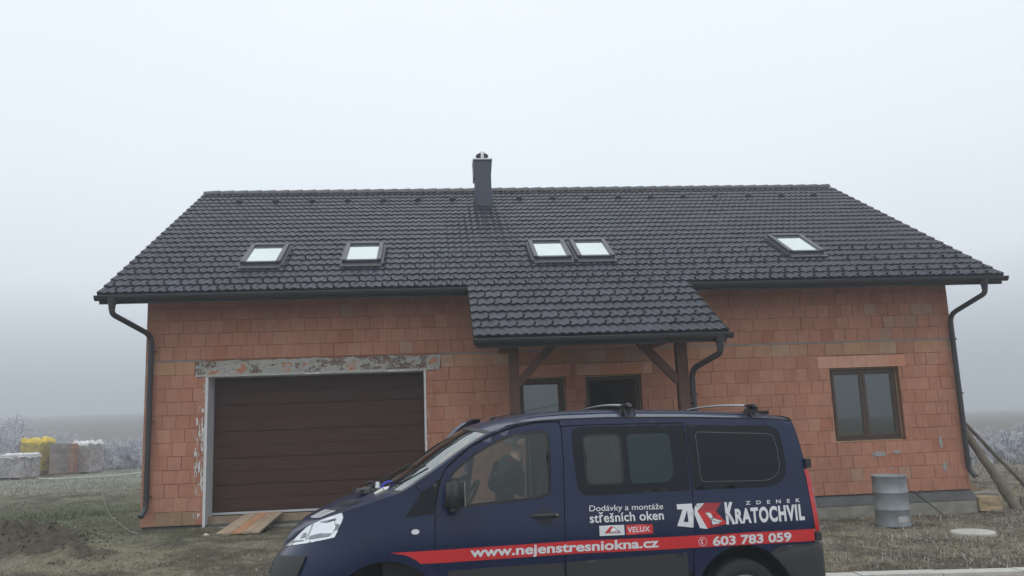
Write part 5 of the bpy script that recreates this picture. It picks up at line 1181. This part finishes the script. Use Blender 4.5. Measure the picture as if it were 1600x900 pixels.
# oil drum
dx_, dy_ = 13.44, -1.62; M_drum = mat('galvanised_drum', (.25, .275, .29), .55, metal=.25, noise=(3.5, .28, 6), bump=(6, .25, .01))
dr_ = empty('steel_drum', (dx_, dy_, gzf(dx_, dy_)-.005), 0, 'dull grey steel drum standing by the wall under the two-pane window', 'drum')
R_ = .285; prof_ = [(0, .0), (R_, .0), (R_+.006, .012), (R_, .03)]
for zc in (.295, .585): prof_ += [(R_, zc-.022), (R_+.010, zc-.008), (R_+.010, zc+.008), (R_, zc+.022)]
prof_ += [(R_, .85), (R_+.008, .86), (R_+.008, .878), (R_-.004, .878), (R_-.012, .862), (0, .862)]
m = MB(); m.lathe(prof_, seg=48); m.build('drum_shell', M_drum, dr_)
m = MB(); vs = []
for z in (.085, .185):
    for k in range(6): a = rad(-93+8*k-8); vs.append(((R_+.003)*math.cos(a), (R_+.003)*math.sin(a), z))
m.add(vs, [(k, k+1, 7+k, 6+k) for k in range(5)], True); m.build('paper_label', mat('old_paper', (.45, .43, .42), .9, noise=(12, .2)), dr_)
# manhole cover
lx, ly = 13.95, -3.07
m = MB(); m.lathe([(0, .075), (.30, .075), (.325, .068), (.33, .05), (.33, -.1)], lx, ly, 48, z0=gzf(lx, ly)); o = m.build('manhole_cover', mat('white_concrete', (.44, .43, .39), .9, noise=(6, .12, 6), bump=(50, .4, .004)))
tag(o, 'round pale concrete manhole cover lying in the frosted grass right of the drum', 'manhole cover')
# ramp of planks at the garage
M_pl = [mat('plank_%s' % n, c, .85, noise=(9, .25, 6), bump=(35, .4, .003)) for n, c in (('grey', (.36, .28, .20)), ('orange', (.42, .22, .12)), ('brown', (.34, .25, .17)))]
ra = empty('plank_ramp', (2.1, -.4, -.08), 0, 'short ramp of weathered boards leaning from the ground up to the garage threshold', 'ramp')
near = [(1.60, 1.84), (1.85, 2.03), (2.04, 2.18), (2.19, 2.34)]; farx = [(1.87, 2.09), (2.10, 2.27), (2.28, 2.40), (2.41, 2.53)]
for i in range(4):
    (a0, a1), (c0, c1) = near[i], farx[i]; yn, yf = -.98, .14; zn, zf = -.085, .135; th = .028 if i < 3 else .032; m = MB()
    vs = [(a0-2.1, yn+.4, zn+.08), (a1-2.1, yn+.4-.004*i, zn+.08), (c1-2.1, yf+.4, zf+.08), (c0-2.1, yf+.4, zf+.08)]; vs2 = [(x, y, z+th) for x, y, z in vs]
    m.add(vs+vs2, [(3, 2, 1, 0), (4, 5, 6, 7), (0, 1, 5, 4), (1, 2, 6, 5), (2, 3, 7, 6), (3, 0, 4, 7)]); m.build('plank', M_pl[[0, 1, 2, 0][i]], ra)
m = MB(); m.beam((-.45+.0, -.32, -.0), (.22, -.32, .0), .10, .03); m.build('cleat', M_pl[2], ra)
m = MB(); m.bm(crumple(.05, .035, .035, 4, 2), mat('pale_stone', (.50, .47, .36), .9), Matrix.Translation((1.53, -1.3, gzf(1.53, -1.3)+.012))); tag(m.build('stone'), 'small cream coloured stone on the soil in front of the left garage jamb', 'stone')

# logs and rubble at the right-hand corner
M_log = mat('weathered_log', (.17, .145, .115), .95, noise=(5, .3, 6), bump=(22, .7, .015)); M_log2 = mat('grey_pole', (.13, .11, .09), .95, noise=(8, .3), bump=(30, .6, .01))
def log(name, label, a, b, r0, r1, mt, seed):
    rr = random.Random(seed); a = Vector(a); b = Vector(b); P = []; R = []
    for k in range(14): t_ = k/13; P.append(a.lerp(b, t_)+Vector((rr.uniform(-1, 1), rr.uniform(-1, 1), 0))*.012); R.append((r0*(1-t_)+r1*t_)*rr.uniform(.94, 1.07))
    m = MB(); m.tube(P, R, 12); return tag(m.build(name, mt), label, 'log', 'props leaning against the right gable')
log('leaning_log', 'thickest grey log leaning on the right gable beside the downpipe', (16.98, -.05, -.55), (16.14, .45, 1.50), .105, .075, M_log, 1)
log('leaning_pole', 'thin dark pole with the flattest slant running out of the picture at the right gable', (17.75, .0, -.62), (16.13, .55, 1.62), .042, .036, M_log2, 2)
m = MB(); m.beam((17.05, .85, -.45), (16.12, 1.35, .62), .16, .05, up=(0, 1, 0)); tag(m.build('leaning_board', M_board), 'flat sawn board leaning on the right gable behind the thick log', 'board')
m = MB(); m.tube([(17.22, .20, -.6), (17.23, .20, -.22)], [.05, .045], 10); tag(m.build('wooden_stake', M_log), 'short upright wooden stake in the ground right of the thick log foot', 'stake')
def rock(name, c, s, rz, mt, label, seed):
    bm = bmesh.new(); bmesh.ops.create_cube(bm, size=1); bmesh.ops.bevel(bm, geom=list(bm.edges), offset=.06, segments=1, affect='EDGES'); bmesh.ops.subdivide_edges(bm, edges=list(bm.edges), cuts=2, use_grid_fill=True)
    rr = random.Random(seed)
    for v in bm.verts: v.co = Vector((v.co.x*s[0], v.co.y*s[1], v.co.z*s[2]))+Vector((rr.uniform(-1, 1), rr.uniform(-1, 1), rr.uniform(-1, 1)))*.012
    m = MB(); m.bm(bm, mt, Matrix.Translation(c) @ Matrix.Rotation(rz, 4, 'Z')); return tag(m.build(name), label, 'stone block')
rock('stone_block', (16.70, .75, -.27), (.75, .45, .24), .2, M_conc, 'large grey concrete block behind the yellowish rock at the right corner of the house', 5)
rock('stone_block', (16.38, .10, -.30), (.46, .34, .28), -.15, mat('sandstone', (.36, .27, .16), .95, noise=(6, .3, 6), bump=(20, .6, .02)), 'yellowish rock lying against the right corner of the plinth', 6)
rock('flat_stone', (16.62, -.15, -.45), (.60, .30, .05), .1, M_log2, 'thin flat slab on the ground below the yellowish rock', 7)
# cable at the plinth and bent wire at the left corner
m = MB(); m.tube(roundpath([(14.72, -.06, .02), (14.80, -.07, -.02), (15.0, -.12, -.20), (15.22, -.22, -.42), (15.28, -.25, -.47)], .1), .011, 6); m.tube([(14.85, -.08, -.05), (14.93, -.07, .03)], .008, 6); tag(m.build('black_cable', M_seal), 'stiff black cable sticking out over the plinth right of the drum', 'cable')
g1 = gzf(-.05, -.4)
P = [(-.0, -.45, gzf(0, -.45)+.02), (-.35, .2, gzf(-.35, .2)+.05), (-1.0, 1.4, .06), (-1.6, 2.6, .20), (-2.0, 3.4, .45), (-2.15, 3.7, .80), (-2.10, 3.75, 1.15), (-1.92, 3.7, 1.52)]
m = MB(); m.tube(roundpath(P, .5, 6), .0045, 6); m.tube([(-.0, -.45, gzf(0, -.45)+.02), (.25, -.75, gzf(.25, -.75)+.01)], .007, 6); tag(m.build('bent_wire', mat('frosted_wire', (.30, .30, .28), .8)), 'long bent wire rising from the grass left of the house corner', 'wire')
P = [(x, y, gzf(x, y)+.03) for x, y in [(-14.2, 27.0), (-13.2, 25.6), (-12.2, 24.8), (-11, 24.4), (-10.2, 24.8), (-9.6, 25.6), (-9.2, 26.8), (-8.9, 27.6)]]
m = MB(); m.tube(roundpath(P, .6), .028, 6); tag(m.build('white_hose', mat('frosted_hose', (.52, .52, .48), .9)), 'pale frosted strip of hose lying on the grass beside the wrapped pallets', 'hose')

# pallets of building blocks
M_film = glassmat('wrap_film', (.80, .80, .82), .10, .35)
def filmmat(name, col, fac):
    m = bpy.data.materials.new(name); m.use_nodes = True; t = m.node_tree; t.nodes.clear(); o = t.nodes.new('ShaderNodeOutputMaterial'); tr = t.nodes.new('ShaderNodeBsdfTransparent'); df_ = t.nodes.new('ShaderNodeBsdfPrincipled'); df_.inputs['Base Color'].default_value = (*col, 1); df_.inputs['Roughness'].default_value = .35
    nz_ = t.nodes.new('ShaderNodeTexNoise'); nz_.inputs['Scale'].default_value = 2.6; nz_.inputs['Detail'].default_value = 5; nz_.inputs['Distortion'].default_value = 1.5; mr_ = t.nodes.new('ShaderNodeMapRange'); mr_.inputs['From Min'].default_value = .3; mr_.inputs['From Max'].default_value = .7; mr_.inputs['To Min'].default_value = fac-.3; mr_.inputs['To Max'].default_value = fac+.3; tc_ = t.nodes.new('ShaderNodeTexCoord')
    t.links.new(tc_.outputs['Object'], nz_.inputs['Vector']); t.links.new(nz_.outputs[0], mr_.inputs[0]); mx_ = t.nodes.new('ShaderNodeMixShader'); t.links.new(mr_.outputs[0], mx_.inputs[0]); t.links.new(tr.outputs[0], mx_.inputs[1]); t.links.new(df_.outputs[0], mx_.inputs[2]); t.links.new(mx_.outputs[0], o.inputs['Surface']); return m
M_film = filmmat('wrap_film', (.46, .44, .45), .55); M_yfilm = filmmat('yellow_wrap_film', (.50, .42, .12), .72); M_filmw = mat('white_film_sheet', (.66, .65, .66), .5, bump=(6, .6, .03)); M_yel = mat('yellow_film', (.60, .45, .04), .5, bump=(5, .6, .03))
M_pblk = mat('stacked_blocks', (.40, .22, .15), .9, attr='tint'); M_palw = mat('pallet_wood', (.22, .17, .12), .9)
def film_skin(w_, d_, h_, seed, top=True, bulge=.03, z0=.1, mt=None, amp=.03):
    vs = []; n = 36; L = 9; m = MB()
    for j in range(L+1):
        z = z0+(h_-z0)*j/L
        for k in range(n):
            a = 2*math.pi*k/n; ca, sa = math.cos(a), math.sin(a); q_ = max(abs(ca)/(w_/2), abs(sa)/(d_/2)); x, y = ca/q_, sa/q_
            f = 1+bulge/max(w_, d_)*2+amp*(float(vnoise(np.array([k*.9+seed]), np.array([j*.8]), seed)[0])-.5); vs.append((x*f, y*f, z+(amp if j == L else 0)*(float(vnoise(np.array([k*.7]), np.array([seed*3.0]), seed)[0]))))
    m.add(vs, [(j*n+k, j*n+(k+1) % n, (j+1)*n+(k+1) % n, (j+1)*n+k) for j in range(L) for k in range(n)], False)
    if top: m.add([(0, 0, h_+amp)]+vs[-n:], [(0, k+1, (k+1) % n+1) for k in range(n)], False)
    return m
def blocks(w_, d_, h_, pal, bs=(.30, .25, .24)):
    V_ = []; F_ = []; C_ = []; nx_, ny_, nz_ = max(1, int(w_/bs[0])), max(1, int(d_/bs[1])), max(1, int((h_-.14)/bs[2]))
    for i in range(nx_):
        for j in range(ny_):
            for k in range(nz_):
                if 0 < i < nx_-1 and 0 < j < ny_-1 and k < nz_-1: continue
                x0 = -w_/2+i*w_/nx_+.004; x1 = x0+w_/nx_-.008; y0 = -d_/2+j*d_/ny_+.004; y1 = y0+d_/ny_-.008; z0 = .14+k*(h_-.14)/nz_; z1 = z0+(h_-.14)/nz_-.008; o_ = random.uniform(-.006, .006)
                n = len(V_); V_ += [(x, y, z) for z in (z0, z1) for y in (y0+o_, y1+o_) for x in (x0+o_, x1+o_)]; F_ += [(n+a, n+b_, n+c, n+d) for a, b_, c, d in [(0, 2, 3, 1), (4, 5, 7, 6), (0, 1, 5, 4), (2, 6, 7, 3), (0, 4, 6, 2), (1, 3, 7, 5)]]; C_ += [np.array(random.choice(pal))*random.uniform(.85, 1.15)]*8
    return np.array(V_), np.array(F_), np.array(C_)
def pallet(name, x, y, w_, d_, h_, rz, label, pal, seed, film=None, capm=None, cap_h=.08, filmz=.1, bulge=.03):
    r = empty(name, (x, y, gzf(x, y)), rz, label, 'pallet', 'wrapped pallets of blocks beside the field'); m = MB()
    for k in range(5): m.box(-w_/2, w_/2, -d_/2+k*(d_-.1)/4, -d_/2+k*(d_-.1)/4+.1, .10, .125)
    for k in (-1, 0, 1): m.box(k*(w_/2-.06)-.05, k*(w_/2-.06)+.05, -d_/2, d_/2, .0, .10)
    m.build('pallet_base', M_palw, r)
    V_, F_, C_ = blocks(w_-.06, d_-.06, h_, pal); mesh_np('block_stack', V_, F_, M_pblk, r, col=C_)
    if film: film_skin(w_, d_, h_+.01, seed, False, bulge, filmz).build('wrapping', film, r)
    if capm:
        m = MB(); n = 15; vs = []
        for i in range(n+1):
            for j in range(n+1):
                a, c = -1+2*i/n, -1+2*j/n; e = max(abs(a), abs(c)); z = h_+.03+cap_h*float(vnoise(np.array([i*.55+seed]), np.array([j*.55]), seed)[0])*1.6-(0 if e < .9 else (e-.9)*1.3*(1.0+.8*float(vnoise(np.array([i*.9]), np.array([j*.9+seed]), 3)[0]))); s_ = 1.06
                vs.append((a*w_/2*s_, c*d_/2*s_, z))
        m.add(vs, [(i*(n+1)+j, (i+1)*(n+1)+j, (i+1)*(n+1)+j+1, i*(n+1)+j+1) for i in range(n) for j in range(n)], False); m.build('cover_sheet', capm, r)
    return r
PG = [(.22, .19, .18), (.28, .22, .20), (.20, .17, .16)]; PB = [(.34, .17, .12), (.28, .15, .11), (.30, .2, .17)]
pallet('block_pallet', -14.95, 26.9, 1.55, 1.0, 1.15, -.42, 'low pallet in milky white film, leftmost and nearest of the wrapped pallets', PG, 2, M_film, M_filmw, .06)
pallet('block_pallet', -15.25, 29.3, 1.30, .95, 1.72, -.40, 'tall pallet wrapped in bright yellow film behind the low white one', PB, 3, M_yfilm, M_yel, .20, .30)
pallet('block_pallet', -13.98, 28.9, .50, .85, 1.60, -.35, 'tall unwrapped grey brown block stack right beside the yellow pallet', PG, 4, None, None)
pallet('block_pallet', -13.86, 29.9, .34, .85, 1.62, -.30, 'narrow reddish stack of blocks squeezed left of the white-capped pallet', PB, 14, None, None)
pallet('block_pallet', -13.45, 31.0, 1.15, .95, 1.52, -.35, 'reddish block pallet with a loose white film cap, rightmost of the wrapped pallets', PB, 5, M_film, M_filmw, .16, .1, .04)

# frosted shrubs: bare twigs thick with rime
M_rime = mat('rime_twigs', rough=.95, spec=.1, attr='tint')
def shrub_mesh(seed, h, spread, nstem, wid, n2=26, n3=7):
    r = np.random.RandomState(seed); V_ = []; F_ = []; C_ = []
    def seg(p, q, w0, w1, c):
        d = q-p; L = np.linalg.norm(d); 
        if L < 1e-4: return
        a = np.cross(d/L, r.normal(size=3)); a /= np.linalg.norm(a)+1e-9; b_ = np.cross(d/L, a); n = len(V_)
        for (pp, w_) in ((p, w0), (q, w1)):
            for k in range(3): an = 2.094*k; V_.append(pp+(a*math.cos(an)+b_*math.sin(an))*w_)
        for k in range(3): F_.append((n+k, n+(k+1) % 3, n+3+(k+1) % 3, n+3+k))
        C_.extend([c]*6)
    for s in range(nstem):
        p = np.array([r.normal()*spread*.3, r.normal()*spread*.3, 0.]); d = np.array([r.normal()*.42, r.normal()*.42, 1.]); d /= np.linalg.norm(d); H = h*r.uniform(.55, 1.05); K = 7; pts = [p]
        for k in range(K): d = d+r.normal(size=3)*.14; d /= np.linalg.norm(d); pts.append(pts[-1]+d*H/K)
        for k in range(K): seg(pts[k], pts[k+1], wid*(1.6-k/K), wid*(1.5-(k+1)/K), np.array([.20, .19, .20])*r.uniform(.7, 1.4))
        for k in range(n2):
            t_ = r.uniform(.15, 1.); i = min(int(t_*K), K-1); b0_ = pts[i]+(pts[i+1]-pts[i])*(t_*K-i); dd = r.normal(size=3); dd[2] = abs(dd[2])*.8+.25; dd /= np.linalg.norm(dd); L = H*.24*r.uniform(.5, 1.2)*(1.15-t_*.5); mid = b0_+dd*L*.5; e = mid+(dd+r.normal(size=3)*.3)*L*.5
            c = np.array([.50, .51, .56])*r.uniform(.65, 1.3); seg(b0_, mid, wid*.6, wid*.5, c); seg(mid, e, wid*.5, wid*.3, c)
            for q_ in range(n3):
                u = r.uniform(.2, 1); bb = b0_+(e-b0_)*u; d3 = r.normal(size=3); d3[2] = d3[2]*.7+.3; d3 /= np.linalg.norm(d3); seg(bb, bb+d3*L*r.uniform(.2, .45), wid*.45, wid*.25, np.array([.60, .61, .66])*r.uniform(.7, 1.25))
    me_o = mesh_np('frosted_shrub', np.array(V_), np.array(F_), M_rime, col=np.array(C_)); return me_o
protos = [shrub_mesh(1, 2.1, 1.8, 26, .020), shrub_mesh(2, 1.7, 2.4, 30, .020), shrub_mesh(3, 3.4, 3.0, 34, .022, 34, 9), shrub_mesh(4, 1.3, 1.8, 22, .018)]
used = [False]*4
SH = [
 (-19.3, 32.0, 1.05, 2, 'tallest rime-covered bush at the left edge behind the pallets'),
 (-21.6, 35.0, 1.15, 2, 'big frosted bush cut by the left edge, behind the tallest bush'),
 (-18.9, 36.5, .80, 2, 'broad frosted bush showing above the yellow pallet'),
 (-18.4, 29.5, .9, 0, 'frosted bush left of the low white pallet'),
 (-16.9, 36.0, .95, 0, 'slender frosted bush rising between the yellow and the white-capped pallet'),
 (-15.6, 36.5, 1.0, 0, 'frosted bush just behind the white-capped pallet'),
 (-17.9, 39.0, 1.1, 1, 'pale bush far behind the tall block stacks'),
 (-14.4, 35.0, .9, 0, 'bushy frosted shrub right of the rightmost pallet'),
 (-13.7, 34.0, .85, 3, 'lowest frosted shrub on the left side, right of the pallets'),
 (-13.2, 36.3, 1.05, 1, 'wide frosted shrub midway between the pallets and the house'),
 (-12.2, 35.2, 1.1, 1, 'dense frosted shrub near the left edge of the house'),
 (-11.6, 36.8, 1.15, 1, 'frosted shrub partly hidden by the left downpipe and corner'),
 (-15.0, 38.5, .95, 1, 'faint frosted shrub in the row behind, above the white hose'),
]
for k, x in enumerate([-5, -2, 1.5, 5, 9, 13]): pass
RS = [(27.0, 14.4, .85, 3, 'frosted shrub close to the thin pole on the right of the house'), (28.2, 15.6, 1.0, 3, 'frosted shrub at the right edge behind the thin pole'), (27.6, 17.5, .8, 1, 'low frosted shrub seen between the thick log and the thin pole'), (30.2, 17.0, .9, 1, 'frosted shrub cut off by the right edge of the picture'), (26.4, 16.5, .7, 3, 'small frosted shrub right beside the right gable wall')]
for (x, y, s, p, lab) in SH+RS:
    if not used[p]: o = protos[p]; used[p] = True
    else: o = protos[p].copy(); COL.objects.link(o)
    o.location = (x, y, gzf(x, y)-.03); o.scale = (s, s, s); o.rotation_euler = (0, 0, random.uniform(0, 6.28)); tag(o, lab, 'shrub', 'rime-covered shrubs along the field edge')
for i, u_ in enumerate(used):
    if not u_: bpy.data.objects.remove(protos[i], do_unlink=True)
# low frosted scrub filling the field edge
def scrub(n, xr, yr):
    return blades(n, xr, yr, .25, .75, .022, (.1, .9), cpick([(.52, .53, .57), (.40, .40, .42), (.25, .23, .22), (.62, .63, .67)], [2, 2, 1, 1]), lambda x, y: fbm(x*.5, y*.5, 3, 12) > .36)
V, F, Cc = join([scrub(16000, (-26, -9), (33, 40)), scrub(6000, (23.5, 36), (13, 22)), scrub(4000, (-26, -17.5), (27, 33))])
tag(mesh_np('frosted_scrub', V, F, M_rime, col=Cc), 'low frosted weeds along the edge of the field', 'weeds', kind='stuff')

# ------------------------------------------------------------------ fog
hz = MB(); hz.box(-345, 345, -325, 505, -3.0, 19.0)
M_fog = bpy.data.materials.new('fog'); M_fog.use_nodes = True; t = M_fog.node_tree; t.nodes.clear()
vo_ = t.nodes.new('ShaderNodeVolumePrincipled'); vo_.inputs['Color'].default_value = (.86, .91, .96, 1); vo_.inputs['Density'].default_value = FOG; vo_.inputs['Anisotropy'].default_value = 0.0
ou = t.nodes.new('ShaderNodeOutputMaterial'); t.links.new(vo_.outputs[0], ou.inputs['Volume'])
ho = hz.build('haze', M_fog); tag(ho, kind='stuff')
